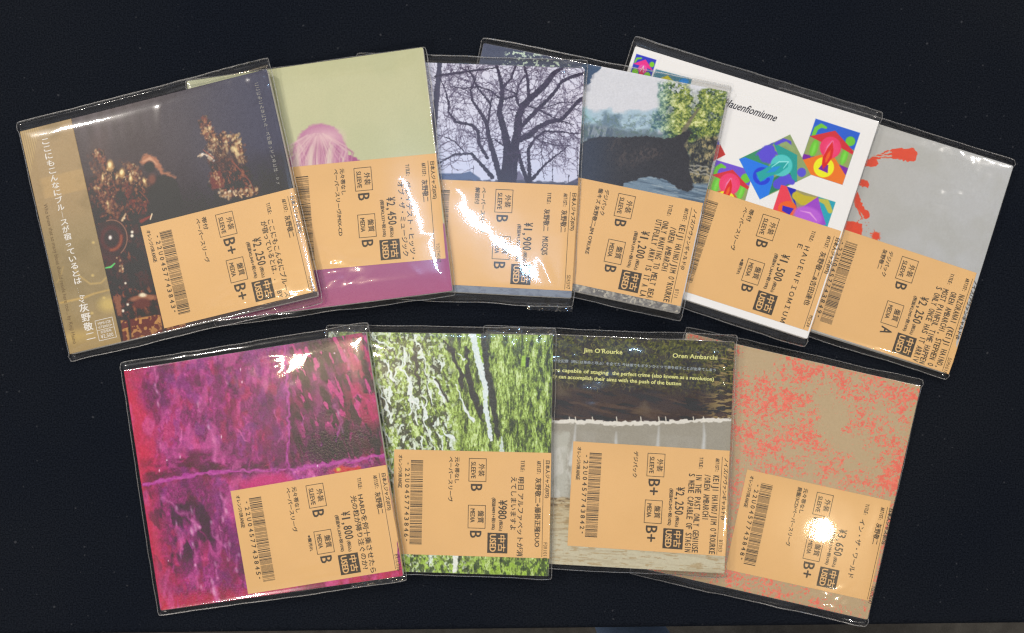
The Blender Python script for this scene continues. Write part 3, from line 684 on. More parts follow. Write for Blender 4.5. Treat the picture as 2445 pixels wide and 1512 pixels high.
def art_magenta(w, h, tl, ang):
    a = Art(w, h, tl, ang, (150, 40, 110))
    M = from_crop(400, 1160, 1.2655)
    n = a.noise(26, 60, 101, 5, rot=8, rough=.6); n2 = a.noise(9, 16, 102, 4, rot=8, rough=.6); n3 = a.noise(70, 90, 103, 3)
    f = np.clip(n * .55 + n2 * .45 + (n3 - .5) * .25, 0, 1)
    f = (f - f.min()) / (f.max() - f.min()); n4 = a.noise(7, 9, 116, 4, rough=.8); f = np.clip(f * .72 + (n4 - .5) * .75 + .12, 0, 1)
    a.c = a.ramp(f, [(0, (78, 44, 72)), (.28, (116, 48, 92)), (.45, (138, 46, 104)), (.6, (160, 52, 124)), (.75, (182, 66, 142)), (.88, (208, 104, 170)), (1, (228, 170, 208))])
    a.mix(sm(a.noise(22, 34, 104, 4), .52, .66) * .45, (186, 44, 84)); a.mix(sm(a.noise(24, 40, 105, 4), .56, .68) * .45, (132, 60, 138))
    a.mix(sm(-a.U + (n3 - .5) * 80, -80, 0) * .8, (206, 44, 72)); a.mix(sm(a.V + a.noise(50, 50, 106) * 40, 560, 600) * .6, (196, 36, 60))
    a.mix(sm(a.noise(46, 90, 117, 3, rot=12), .50, .68) * .42, (84, 26, 70)); a.mix(sm(a.noise(30, 60, 118, 3, rot=12), .56, .72) * .5, (206, 84, 158))
    # panels
    def region(pts, soft=10, wob=6):
        t = Art(w, h, tl, ang, (0, 0, 0)); t.poly(M(pts), (1, 1, 1), soft=soft, wob=wob); return t.c[..., 0]
    dk = region([(865, 110), (1330, 60), (1330, 690), (870, 730)])
    a.mix(dk * sm(a.noise(16, 50, 107, 4, rot=-12), .30, .60) * .93, (62, 26, 52)); a.mix(dk * .35, (70, 30, 56))
    a.mix(dk * sm(a.noise(9, 34, 112, 4, rot=-14), .6, .66) * sm(a.U, 380, 420), (186, 56, 130)); a.mix(dk * sm(a.noise(11, 16, 108, 4), .55, .62) * sm(a.X, 1050 / 1, 1110 / 1) * 0, (190, 50, 80))
    a.mix(dk * sm(a.U, 480, 560) * sm(a.noise(14, 26, 113, 4), .45, .58) * .8, (176, 40, 92))
    a.mix(region([(950, 560), (1300, 520), (1300, 660), (930, 700)], 16) * .75, (52, 24, 50))
    a.mix(region([(170, 720), (420, 640), (840, 700), (840, 745), (200, 800)], 16) * sm(a.noise(30, 20, 114), .35, .6) * .75, (76, 26, 56))
    a.mix(region([(190, 850), (500, 850), (560, 1100), (260, 1250), (200, 1000)], 30) * sm(a.noise(20, 50, 115, 4, rot=-8), .42, .6) * .85, (66, 20, 60))
    for p, ww in (([(838, 150), (850, 330), (858, 520), (850, 740)], [5, 7, 6, 4]), ([(170, 815), (330, 780), (560, 745), (840, 745)], [9, 9, 7, 4]), ([(862, 742), (1000, 722), (1180, 695), (1310, 675)], [7, 8, 9, 8])):
        a.stroke(M(p), ww, (172, 56, 150), soft=1.6, wob=5, al=.9); a.stroke(M(p), [x * .35 for x in ww], (206, 104, 180), soft=3, wob=5, al=.5, seed=3)
    a.ell(M([(760, 840)])[0], 72, 40, (196, 44, 112), -8, soft=8, al=.85)
    a.poly(M([(1070, 745), (1110, 725), (1200, 730), (1200, 790), (1080, 800)]), (196, 60, 60), soft=3, wob=4); a.ell(M([(1090, 740)])[0], 5, 4, (196, 190, 60), soft=2)
    # flecks
    q = random.Random(5)
    def fleck(p, L, ww, c, d):
        pts = [p]; x, y = p
        for _ in range(4): d += q.uniform(-.35, .35); x += math.cos(d) * L / 4; y += math.sin(d) * L / 4; pts.append((x, y))
        a.stroke(pts, [ww * .4, ww, ww * .8, ww, ww * .3], c, soft=1.8, wob=4, seed=q.random() * 9, al=.55)
    for i in range(60):
        u, v = q.uniform(20, w - 20), q.uniform(15, h - 15)
        p = (tl[0] + u * a.ca - v * a.sa, tl[1] + u * a.sa + v * a.ca)
        fleck(p, q.uniform(10, 40), q.uniform(1.5, 5), q.choice([(214, 84, 160), (196, 60, 140), (226, 120, 184), (206, 50, 90), (170, 70, 170)]), q.uniform(1.3, 1.9))
    W = [(236, 205, 228), (226, 150, 200), (240, 226, 238)]
    for pts, ww in (([(225, 270), (240, 300), (225, 340), (235, 380), (240, 440)], 6), ([(480, 540), (500, 600), (510, 700)], 14), ([(325, 1000), (345, 1140)], 6), ([(540, 860), (560, 930), (545, 980)], 14), ([(490, 980), (520, 1060), (560, 1100)], 9), ([(400, 940), (420, 1010), (400, 1040)], 18), ([(490, 1270), (505, 1320), (530, 1370)], 20), ([(405, 1100), (415, 1200), (440, 1300)], 8), ([(575, 1090), (570, 1170)], 9), ([(620, 1140), (610, 1210)], 9), ([(510, 1180), (520, 1250)], 12), ([(250, 870), (330, 930), (440, 1010)], 12), ([(1075, 430), (1090, 480), (1110, 560)], 8), ([(1120, 190), (1140, 260)], 6), ([(570, 290), (572, 340)], 5), ([(430, 430), (440, 470)], 4)):
        a.stroke(M(pts), [ww * .25, ww * .7, ww * .4], (206, 104, 170), soft=4, wob=9, seed=ww, al=.6); [a.ell((x_ + q.uniform(-ww, ww) * .15, y_ + q.uniform(-4, 4)), q.uniform(1, 1 + ww * .14), q.uniform(2, 3 + ww * .3), q.choice(W), rot=-12, soft=2.6, al=.5) for x_, y_ in M(pts)]
    for i in range(14):
        u, v = q.uniform(30, 560), q.uniform(30, 570)
        a.ell((tl[0] + u * a.ca - v * a.sa, tl[1] + u * a.sa + v * a.ca), q.uniform(.8, 2), q.uniform(1, 4), (240, 214, 236), soft=1)
    a.c = a.c * .88 + a.c.mean(axis=2, keepdims=True) * .12
    a.c += (a.noise(2.6, 2.6, 110, 2)[..., None] - .5) * 30
    return a

def art_green(w, h, tl, ang):
    a = Art(w, h, tl, ang, (110, 140, 60))
    G = from_crop(1300, 1160, 1.4535)
    left = sm(-(a.U + (a.V - 200) * -.1), -330, -290)
    fL = a.noise(5, 8, 121, 4, rot=-18, rough=.75) * .65 + a.noise(20, 46, 122, 3, rot=-16) * .35
    fR = a.noise(3, 11, 123, 4, rot=-2, rough=.8) * .6 + a.noise(10, 40, 124, 3) * .4
    f = fL * left + fR * (1 - left); f = (f - f.mean()) / f.std()
    a.c = a.ramp(f, [(-2, (58, 66, 52)), (-.9, (80, 94, 56)), (-.2, (112, 134, 64)), (.4, (138, 164, 76)), (1.1, (162, 188, 102)), (2, (198, 216, 164))])
    q = random.Random(6)
    def streak(p, L, ww, c, d0, al=1):
        pts = [p]; x, y = p; d = d0
        for _ in range(6): d = d * .8 + d0 * .2 + q.uniform(-.5, .5); x += math.cos(d) * L / 6; y += math.sin(d) * L / 6; pts.append((x, y))
        a.stroke(pts, [ww * .3, ww, ww * .7, ww, ww * .8, ww, ww * .2], c, soft=1, wob=4, seed=q.random() * 9, al=al)
    ph = (a.U * .93 - a.V * .32) / 5.6 + (a.noise(46, 70, 130, 3) - .5) * 15 + (a.noise(14, 18, 131, 3) - .5) * 6
    s1 = np.sin(ph); gate = a.noise(22, 34, 132, 3, rot=-16)
    a.mix(sm(s1, .35, .75) * left * sm(gate, .40, .52) * .8, (60, 64, 58))
    s2 = np.sin(ph - 1.5)
    a.mix(sm(s2, .72, .92) * left * sm(gate, .47, .58), (206, 220, 214))
    a.mix(left * sm(a.noise(6, 7, 133, 3), .58, .66) * .8, (200, 214, 196))
    for pts, ww in (([(290, 200), (300, 240), (295, 290)], 8), ([(205, 270), (225, 340), (230, 370)], 9), ([(275, 300), (320, 360), (330, 470), (370, 520)], 11), ([(445, 350), (480, 400), (515, 485)], 9), ([(390, 480), (410, 540), (405, 590)], 12), ([(320, 560), (370, 470)], 10), ([(585, 225), (620, 260)], 10), ([(600, 470), (640, 540), (670, 600)], 9), ([(500, 640), (560, 690)], 12), ([(430, 640), (450, 700)], 9), ([(160, 400), (200, 520), (210, 560)], 7), ([(580, 400), (600, 470)], 8)):
        a.stroke(G(pts), [ww * .3, ww * .9, ww * .6], (210, 224, 222), soft=1, wob=5, seed=ww)
    for pts, ww in (([(520, 160), (560, 230), (600, 330), (610, 420)], 12), ([(350, 200), (360, 330), (390, 440)], 10), ([(470, 360), (540, 480)], 10), ([(640, 200), (640, 330), (680, 480), (720, 600)], 13)):
        a.stroke(G(pts), [ww * .5, ww, ww, ww * .4], (50, 52, 52), soft=1, wob=6, seed=ww)
    a.stroke(G([(725, 110), (738, 300), (770, 450), (790, 600), (800, 700)]), [14, 20, 17, 12, 5], (56, 60, 56), soft=1.6, wob=4)
    a.stroke(G([(668, 112), (690, 230), (715, 330), (735, 420), (735, 520), (765, 690)]), [17, 17, 15, 12, 11, 8], (206, 222, 226), soft=1.1, wob=2.5)
    a.stroke(G([(690, 112), (712, 230), (722, 280)]), [7, 6, 3], (142, 178, 72), soft=1, wob=2)
    a.stroke(G([(820, 680), (820, 760)]), [5, 10], (190, 206, 196), soft=1, wob=2)
    a.poly(G([(930, 240), (952, 240), (950, 300), (925, 295)]), (146, 184, 72), soft=1.4); a.poly(G([(952, 250), (972, 250), (968, 300), (952, 305)]), (38, 44, 56), soft=1.4)
    a.mix(sm(-a.U, -60, -10) * sm(a.noise(8, 14, 126, 3), .45, .6) * .7, (60, 84, 70))
    lo = sm(a.V, 535, 540)
    fb = a.noise(9, 14, 127, 4); a.mix(lo * sm(fb, .45, .6) * .8, (150, 184, 72)); a.mix(lo * sm(a.noise(8, 12, 128, 3), .56, .66) * .8, (60, 74, 48))
    a.stroke(G([(570, 1310), (566, 1400)]), [12, 10], (216, 224, 214), soft=1.4, wob=2)
    a.c += (a.noise(2.4, 2.4, 129, 2)[..., None] - .5) * 44
    return a

def art_forest(w, h, tl, ang):
    a = Art(w, h, tl, ang, (64, 60, 54))
    N = from_crop(1900, 1150, 2.445); O = from_crop(1960, 1160, 1.4535)
    a.mix(sm(-a.V, -130, -70) * sm(a.noise(18, 14, 131, 4), .38, .6), (72, 74, 46))
    a.mix(sm(-a.V, -150, -100) * sm(a.noise(4, 4, 132, 3), .56, .64) * .8, (104, 106, 56)); a.mix(sm(-a.V, -150, -100) * sm(a.noise(5, 5, 133, 3), .55, .62) * .8, (38, 38, 34))
    a.mix(sm(a.V, 100, 150) * .7, (66, 54, 50)); a.mix(sm(a.V, 100, 150) * sm(a.noise(50, 9, 134, 4, rot=10), .5, .62) * .7, (44, 38, 40)); a.mix(sm(a.V, 100, 150) * sm(a.noise(60, 8, 135, 4, rot=8), .58, .66) * .6, (92, 74, 62))
    a.mix(sm(a.U, w - 90, w - 20) * sm(-a.V, -230, -200) * sm(a.noise(16, 3.5, 136, 3), .55, .64) * .9, (142, 124, 84))
    q = random.Random(9)
    for i in range(150):
        u, v = q.uniform(170, w - 10), q.uniform(5, 120)
        p = (tl[0] + u * a.ca - v * a.sa, tl[1] + u * a.sa + v * a.ca); d = q.uniform(0, 6.3); L = q.uniform(5, 16)
        a.stroke([p, (p[0] + math.cos(d) * L, p[1] + math.sin(d) * L), (p[0] + math.cos(d + .6) * L * 1.5, p[1] + math.sin(d + .6) * L * 1.5)], .9, q.choice([(122, 124, 66), (100, 104, 60), (140, 130, 80)]), soft=.6, al=.7)
    for c_, pts in (((96, 84, 68), [(440, 640), (560, 790), (400, 800), (395, 700)]), ((100, 86, 70), [(1230, 830), (1280, 900), (1280, 970), (1110, 950), (1180, 900)])):
        a.poly(N(pts), c_, soft=6, al=.6)
    # white sheets pegged on a line, and the bleached boards below
    y0 = 1012
    a.poly(N([(0, y0 - 6), (380, y0 + 2), (800, y0 + 12), (1350, y0 + 18), (1760, y0 + 2), (2100, y0 - 10), (2100, 2600), (0, 2600)]), (146, 142, 130), soft=1)
    a.mix(sm(a.noise(40, 90, 137, 3), .4, .7) * sm(a.V, 225, 232) * .3, (162, 160, 152))
    a.stroke(N([(0, y0), (380, y0 + 8), (800, y0 + 18), (960, y0 + 30), (1350, y0 + 24), (1700, y0 + 6), (2100, y0 - 4)]), [8, 8, 9, 11, 8, 7, 8], (206, 204, 196), soft=1, wob=3)
    for x in (385, 545, 600, 755, 975, 1195, 1358, 1420, 1670, 1762): a.stroke(N([(x, y0 - 30), (x + 6, y0 + 16)]), [2, 2.4], (214, 212, 200), soft=.8)
    for p in ([(604, 1050), (590, 1200), (560, 1400)], [(1360, 1070), (1352, 1200), (1340, 1400)], [(1764, 1040), (1770, 1150), (1750, 1400)], [(972, 1120), (970, 1200), (968, 1400)]):
        a.stroke(N(p), [1, 6, 13], (180, 182, 180), soft=3)
    a.poly(O([(110, 640), (235, 650), (225, 1000), (120, 990)]), (168, 168, 158), soft=6, wob=7); a.mix(sm(a.noise(12, 30, 138, 4), .5, .64) * sm(-a.X, -1395, -1370) * sm(a.V, 260, 275) * .6, (190, 190, 184))
    wood = sm(a.Y + (a.noise(16, 6, 139) - .5) * 14, 1185, 1194)
    a.mix(wood, (178, 166, 136)); a.mix(wood * sm(a.noise(50, 4, 140, 3), .5, .62) * .6, (140, 118, 84)); a.mix(wood * sm(a.Y, 1225, 1300) * .6, (188, 186, 166))
    a.mix(wood * sm(-a.Y, -1225, -1200) * sm(a.noise(18, 5, 141, 3), .52, .6) * .8, (92, 74, 54)); a.mix(wood * sm(a.noise(20, 3, 142, 3), .62, .68) * .5, (150, 124, 84))
    a.c += (a.noise(2.6, 2.6, 143, 2)[..., None] - .5) * 12
    return a

def art_speckle(w, h, tl, ang):
    a = Art(w, h, tl, ang, (176, 156, 124))
    a.mix(sm(a.V, 100, 500) * .5, (166, 144, 112))
    R = from_crop(2500, 1160, 1.2655)
    den = Art(w, h, tl, ang, (.42, .42, .42))
    for c, rx, ry, v in (((440, 240), 60, 40, 0), ((740, 560), 30, 75, .05), ((880, 640), 55, 40, .05), ((860, 340), 45, 18, .15), ((640, 800), 60, 30, .15), ((780, 1330), 80, 30, .2), ((600, 1250), 30, 20, .1)):
        den.ell(R([c])[0], rx, ry, (v,) * 3, 10, soft=18)
    for c, rx, ry, v in (((430, 420), 90, 70, .74), ((520, 560), 100, 60, .62), ((640, 270), 60, 24, .8), ((850, 330), 60, 40, .6), ((1040, 420), 40, 60, .6), ((980, 600), 60, 30, .62), ((1040, 780), 30, 60, .9), ((350, 1260), 60, 24, .85), ((740, 1390), 24, 14, .95), ((740, 760), 30, 20, .7), ((300, 600), 20, 120, .62)):
        den.ell(R([c])[0], rx, ry, (v,) * 3, 10, soft=22, al=.85)
    n = a.noise(5.5, 5, 151, 4, rot=-25, rough=.85) * .72 + a.noise(30, 26, 155, 3) * .28
    n = (n - n.mean()) / n.std() * .17 + .5
    thr = .86 - den.c[..., 0] * .52
    a.mix(sm(n - thr, -.02, .025), (214, 108, 92)); a.mix(sm(n - thr, -.02, .03) * sm(a.noise(6, 6, 152, 3), .5, .65) * .5, (236, 128, 110))
    a.c += (a.noise(3, 3, 153, 2)[..., None] - .5) * 7
    return a
# ------------------------------------------------------------------ one packaged disc
def fbm2(x, y, seed, oct=3):
    r = 0; a = 1; t = 0
    for o in range(oct): r = r + a * vnoise(x * 2 ** o, y * 2 ** o, seed + o * 2.3); t += a; a *= .5
    return r / t

def rounded(w, h, r, n=4):
    pts = []
    for cx, cy_, a0 in ((w - r, h - r, 0), (r, h - r, 90), (r, r, 180), (w - r, r, 270)):
        for i in range(n + 1):
            t = math.radians(a0 + 90 * i / n); pts.append((cx + r * math.cos(t), cy_ + r * math.sin(t)))
    return pts

class Package:
    def __init__(s, tl, tr, br, bl, t, tilt, label, z0=0.0004):
        s.t = t
        a = math.radians(tilt)
        W0 = math.dist(tl, tr)
        s.w0 = W0; s.h0 = (math.dist(tl, bl) + math.dist(tr, br)) / 2
        s.ang = math.degrees(math.atan2((tr[1] - tl[1]) + (br[1] - bl[1]), (tr[0] - tl[0]) + (br[0] - bl[0])))
        s.tl = tl
        zl = z0 + t; zr = z0 + t + W0 * S * math.sin(a)
        P = []
        for (px, py), z in ((tl, zl), (tr, zr), (br, zr), (bl, zl)):
            k = 1 - z / H
            P.append(Vector(((px - NX) * S * k, (NY - py) * S * k)))
        dirx = (P[1] - P[0]) + (P[2] - P[3])
        rz = math.atan2(dirx.y, dirx.x)
        s.wm = ((P[1] - P[0]).length + (P[2] - P[3]).length) / 2 / math.cos(a)
        s.hm = ((P[3] - P[0]).length + (P[2] - P[1]).length) / 2
        c = (P[0] + P[1] + P[2] + P[3]) / 4
        s.sx = s.wm / s.w0; s.sy = s.hm / s.h0
        zc = z0 + s.wm / 2 * math.sin(a)
        # c is the centre of the top face: step back down the tilted normal
        M = Matrix.Rotation(rz, 4, 'Z') @ Matrix.Rotation(-a, 4, 'Y')
        n = M.to_3x3() @ Vector((0, 0, 1))
        base = Vector((c.x, c.y, 0)) - Vector((n.x, n.y, 0)) * t
        base.z = zc
        s.root = bpy.data.objects.new('cd_package', None); col.objects.link(s.root)
        s.root.location = base; s.root.rotation_euler = M.to_euler()
        s.root.empty_display_size = 0.02
        s.root['label'] = label; s.root['category'] = 'CD'; s.root['group'] = 'second-hand CDs fanned out on the black cloth'
    def p(s, u, v, z=0.0): return ((u - s.w0 / 2) * s.sx, (s.h0 / 2 - v) * s.sy, z)
    def loc(s, q):
        a = math.radians(s.ang); dx, dy = q[0] - s.tl[0], q[1] - s.tl[1]
        return dx * math.cos(a) + dy * math.sin(a), -dx * math.sin(a) + dy * math.cos(a)

    def slab(s, name, u0, v0, u1, v1, z0, z1, mats, parent=None, r=4.0, smooth=False):
        """card with rounded corners and eased edges; face 0 = printed top with UVs"""
        e = min(1.3, (z1 - z0) / S * .3)
        vs, fs = [], []
        rings = [(z0, e * .6), (z0 + e * S * .6, 0), (z1 - e * S, 0), (z1 - e * S * .3, e * .3), (z1, e)]
        n = None
        for z, i in rings:
            pts = rounded(u1 - u0 - 2 * i, v1 - v0 - 2 * i, max(.3, r - i)); n = len(pts)
            vs += [s.p(u0 + i + x, v0 + i + y, z) for x, y in pts]
        k = len(rings)
        top = tuple(range((k - 1) * n, k * n))[::-1]
        fs.append(top)
        for j in range(k - 1):
            for i in range(n):
                b = (i + 1) % n
                fs.append((j * n + i, (j + 1) * n + i, (j + 1) * n + b, j * n + b))
        fs.append(tuple(range(n)))
        me = mesh(name, vs, fs)
        uv = me.uv_layers.new(name='print')
        W, Hh = (u1 - u0) * s.sx, (v1 - v0) * s.sy
        ox, oy, _ = s.p(u0, v1)
        for l in me.loops:
            c = me.vertices[l.vertex_index].co
            uv.data[l.index].uv = ((c.x - ox) / W, (c.y - oy) / Hh)
        o = link(name, me, parent or s.root, mats)
        for i, pl in enumerate(me.polygons):
            pl.material_index = 0 if (i == 0 or len(mats) == 1 or i > (k - 2) * n) else 1
        return o

    def wallet(s, art, edge=WHITE_EDGE, rough=.4, spec=.5, grain=0):
        a = art(s.w0, s.h0, s.tl, s.ang)
        return s.slab('card_wallet', 0, 0, s.w0, s.h0, 0, s.t, [cover_mat('printed_cover_' + art.__name__[4:], a, rough, spec, grain), edge])

    def bag(s, l, t, r, b, amp=1.0, spots=(), seed=0, lift=0.0006, roll=None):
        """clear film bag: top and bottom layer in one mesh"""
        def lines(a0, a1, lo, hi):
            x = [-a0 + a0 * i / 4 for i in range(4)] if a0 > 0 else []
            x += list(np.linspace(0, 12, 5)) + list(np.linspace(12, hi - 12, 76))[1:-1] + list(np.linspace(hi - 12, hi, 5))
            x += [hi + a1 * (i + 1) / 4 for i in range(4)]
            return np.array(x)
        us = lines(l, r, 0, s.w0); vs_ = lines(t, b, 0, s.h0)
        Ug, Vg = np.meshgrid(us, vs_)
        inx = np.minimum(Ug, s.w0 - Ug); iny = np.minimum(Vg, s.h0 - Vg)
        ins = np.minimum(inx, iny)
        outd = np.hypot(np.maximum(-inx, 0), np.maximum(-iny, 0))
        marg = np.where(Vg < 0, t, np.where(Vg > s.h0, b, np.where(Ug < 0, l, r)))
        fall = np.clip(outd / np.maximum(marg, 1), 0, 1)
        edge = s.t * .42
        ztop = s.t + lift
        z = ztop - (ztop - edge) * (fall ** .8) - .00025 * (1 - sm(ins, -2, 9)) * (outd < .01)
        inside = sm(ins, 0, 26)
        d1 = fbm2(Ug / 170 + seed * 3.7, Vg / 170, seed + 1, 1); d2 = np.abs(fbm2(Ug / 60, Vg / 60, seed + 9, 1) - .5) * 2
        z = z + inside * amp * (.0006 * d1 + .00006 * (1 - d2) ** 2)
        cr = np.where(iny < inx, fbm2(Ug / 55., Vg / 9.0, seed + 20, 2), fbm2(Ug / 9., Vg / 55., seed + 20, 2)) - .5
        z = z + sm(outd, 1, 8) * .0011 * cr * sm(-fall, -1, -.55)
        q = random.Random(seed * 7 + 1)      # sharp little creases, mostly towards the rim
        for _ in range(7):
            cu, cv = (q.uniform(0, s.w0), q.choice([q.uniform(12, 60), q.uniform(s.h0 - 60, s.h0 - 12)])) if q.random() < .6 else (q.choice([q.uniform(12, 50), q.uniform(s.w0 - 50, s.w0 - 12)]), q.uniform(0, s.h0))
            th = q.uniform(0, math.pi); Lc = q.uniform(25, 70); wc = q.uniform(7, 11); am = q.uniform(.00005, .0002)
            du = (Ug - cu) * math.cos(th) + (Vg - cv) * math.sin(th); dv = -(Ug - cu) * math.sin(th) + (Vg - cv) * math.cos(th)
            z = z + am * np.exp(-(du / Lc) ** 2) * np.exp(-(dv / wc) ** 2) * (outd < .01) * sm(ins, 0, 14)
        for (su, sv, sr, sa, kx, ky) in spots:
            g = np.exp(-(((Ug - su) / sr) ** 2 + ((Vg - sv) / sr) ** 2))
            z = z + g * sa * (.25 + np.abs(fbm2(Ug / kx, Vg / ky, seed + 31, 2) - .5) * 2)
        if roll:   # the film arches and rolls down towards the right edge
            e = np.clip(s.w0 - Ug, 0, roll[0])
            z = z + roll[1] * roll[0] / 3 * (1 - (1 - e / roll[0]) ** 3) * S * sm(Ug, 0, s.w0 - roll[0]) * (outd < .01) * sm(iny, 0, 50)
        z = np.maximum(z, np.where(outd < .01, s.t + .0004, .0003))
        wob = (fbm2(Ug / 90, Vg / 90, seed + 40, 3) - .5) * 6 * sm(outd, 0, 6)
        cut = 1.8 * np.exp(-(np.minimum(Ug + l, s.w0 + r - Ug) + np.minimum(Vg + t, s.h0 + b - Vg)) / 7) * sm(outd, 0, 6)   # soft corners
        Up = Ug + (wob * (inx < 0) - cut) * np.sign(Ug - s.w0 / 2); Vp = Vg + (wob * (iny < 0) - cut) * np.sign(Vg - s.h0 / 2)
        ny, nx = Ug.shape
        V = [s.p(float(Up[j, i]), float(Vp[j, i]), float(z[j, i])) for j in range(ny) for i in range(nx)]
        F = [((j + 1) * nx + i, (j + 1) * nx + i + 1, j * nx + i + 1, j * nx + i) for j in range(ny - 1) for i in range(nx - 1)]
        # bottom sheet: shares the border, hangs just under the card
        zb = np.where(outd < .01, -.00015, -.00015 + (edge + .00015) * fall ** 2)
        idx = {}
        def bi(j, i):
            if j in (0, ny - 1) or i in (0, nx - 1): return j * nx + i
            if (j, i) not in idx: idx[(j, i)] = len(V); V.append(s.p(float(Up[j, i]), float(Vp[j, i]), float(zb[j, i])))
            return idx[(j, i)]
        js = [0, 1, 2, 3, 4, 8, 40, ny - 9, ny - 5, ny - 4, ny - 3, ny - 2, ny - 1]; is_ = [0, 1, 2, 3, 4, 8, 40, nx - 9, nx - 5, nx - 4, nx - 3, nx - 2, nx - 1]
        js = list(range(0, 5)) + list(range(8, ny - 8, 8)) + list(range(ny - 5, ny)); is_ = list(range(0, 5)) + list(range(8, nx - 8, 8)) + list(range(nx - 5, nx))
        js = list(range(ny)); is_ = list(range(nx))
        for a_, b_ in zip(js, js[1:]):
            for c_, d_ in zip(is_, is_[1:]):
                # keep only the rim of the lower sheet fine; the part under the card is skipped where nothing shows
                if 14 < a_ < ny - 15 and 14 < c_ < nx - 15: continue
                F.append((bi(a_, c_), bi(a_, d_), bi(b_, d_), bi(b_, c_)))
        me = mesh('plastic_bag', V, F, smooth=True)
        s.bago = link('plastic_bag', me, s.root, [FILM])
        # welded seam along the rim
        rim = [(0, i) for i in range(nx)] + [(j, nx - 1) for j in range(1, ny)] + [(ny - 1, i) for i in range(nx - 2, -1, -1)] + [(j, 0) for j in range(ny - 2, 0, -1)]
        C = [Vector(s.p(float(Up[j, i]), float(Vp[j, i]), float(z[j, i]))) for j, i in rim]
        n = len(C); rad = .00022; sv, sf = [], []
        for k in range(n):
            d = (C[(k + 1) % n] - C[k - 1]); d.normalize(); side = d.cross(Vector((0, 0, 1))); side.normalize(); up = side.cross(d)
            for m in range(5):
                a = 2 * math.pi * m / 5; sv.append(tuple(C[k] + side * rad * 1.3 * math.cos(a) + up * rad * math.sin(a)))
        for k in range(n):
            for m in range(5):
                k2 = (k + 1) % n; m2 = (m + 1) % 5; sf.append((k * 5 + m, k2 * 5 + m, k2 * 5 + m2, k * 5 + m2))
        link('bag_seam', mesh('bag_seam', sv, sf, smooth=True), s.bago, [SEAM])

    def flap(s, u0, v0, u1, v1, zc, seed=0, amp=.0006):
        """short folded tongue of the bag, crumpled"""
        nx, ny = 40, 8; V = []; F = []
        for j in range(ny + 1):
            for i in range(nx + 1):
                u = u0 + (u1 - u0) * i / nx; v = v0 + (v1 - v0) * j / ny
                z = zc + amp * float(fbm2(np.array(u / 11.), np.array(v / 6.), seed, 3)) * 2
                V.append(s.p(u, v, z))
        for j in range(ny):
            for i in range(nx): F.append(((j + 1) * (nx + 1) + i, (j + 1) * (nx + 1) + i + 1, j * (nx + 1) + i + 1, j * (nx + 1) + i))
        link('folded_flap', mesh('folded_flap', V, F, smooth=True), s.bago, [FILM])

    def sticker(s, d, tlp=None, trp=None, ang=None, k=1.0, zadd=0.0):
        """price label, read with the head turned right. Layout in 1/0.4417 image pixels from its left edge (U) and top (V)."""
        q = 0.4417 * k; sx_full = 842 * q; sv = 566 * q
        A = (s.ang if ang is None else ang) - s.ang; A = math.radians(A); ca, sa = math.cos(A), math.sin(A)
        if tlp: o = s.loc(tlp)
        else:
            r = s.loc(trp); o = (r[0] - sx_full * ca, r[1] - sx_full * sa)
        z = s.t + zadd
        def P(U, V, dz=0.0): return (o[0] + (U * ca - V * sa) * q, o[1] + (U * sa + V * ca) * q)
        def fn(U, V, dz):
            u, v = P(U, V)
            if u > s.w0 - .6: return s.p(s.w0 + dz / S * .5 + .35, v, z + dz - min(s.t * .8, (u - s.w0 + .6) * S))   # the paper turns down over the edge
            return s.p(u, v, z + dz)
        n = 30; xs = list(np.linspace(0, 842, n)) + [850, 858]
        ys = list(np.linspace(0, 566, 9))
        V = [fn(x, y, .00012) for y in ys for x in xs]; m = len(xs)
        F = [((j + 1) * m + i, (j + 1) * m + i + 1, j * m + i + 1, j * m + i) for j in range(len(ys) - 1) for i in range(m - 1)]
        st = link('price_sticker', mesh('price_sticker', V, F), s.root, [STICKER])
        th = (lambda u, v: fn(u, v, .00017))
        def tx(items, name, mat=INK):
            pr = Print()
            for t, c, v0, h, L in items: (pr.mono if all(ord(k_) < 0x2000 for k_ in t) and len(t) > 4 else pr.text)(t, c, v0, h * 1.04, L, ang=90, bold=1.7 if h < 40 else 2.2)
            if len(pr.v): pr.build(name, st, mat, th)
            return pr
        tx([(d['head'], 827, 42, 22, 200 if d['head'].startswith('日') else 330)], 'genre_line')
        pr = Print(); pr.rect(803.5, 36, 806, 560)
        if d.get('code'): pr.mono(d['code'], 822, 480, 20, 13 * len(d['code']), ang=90)
        pr.build('catalogue_code', st, INK, th)
        # artist lines
        it = [('ARTIST:', 780, 44, 19, 74)]
        for i, (t, L) in enumerate(d['artist']): it.append((t, 778 - 46 * i, 136 + (0 if i == 0 else d.get('aind', 0)), 31, L))
        tx(it, 'artist_line')
        it = [('TITLE:', 693, 44, 19, 64)]
        for i, (t, L) in enumerate(d['title']): it.append((t, 686 - 38 * i, 134, 31, L))
        tx(it, 'title_line')
        pl = len(d['price']); L = 31 * pl * .82
        y1 = 362; tx([(d['price'], 590, y1 - L, 44, L), ('(税込)', 583, y1 + 6, 18, 58), (d['tax'], 543, 420 - 13.2 * len(d['tax']), 19, 13.2 * len(d['tax']))], 'price_line')
        for i, (g, jp, en) in enumerate(((d['g'][0], '外装', 'SLEEVE'), (d['g'][1], '盤質', 'MEDIA'))):
            y = 38 + 252 * i
            bx = Print(); bx.frame(405, y, 500, y + 126, 3.2); bx.text(jp, 474, y + 30, 33, 66, ang=90, bold=1.4); bx.text(en, 430, y + 20, 24, 88 if i == 0 else 74, ang=90, bold=1.5)
            bx.build('condition_box', st, INK, th)
            gp = Print(); gp.text(g, 448, y + 140, 62, 36 if len(g) == 1 else 84, ang=90, bold=3); gp.build('condition_grade', st, INK, th)
        us = Print(); us.rect(512, 437, 620, 546); us.build('used_stamp', st, INK, th)
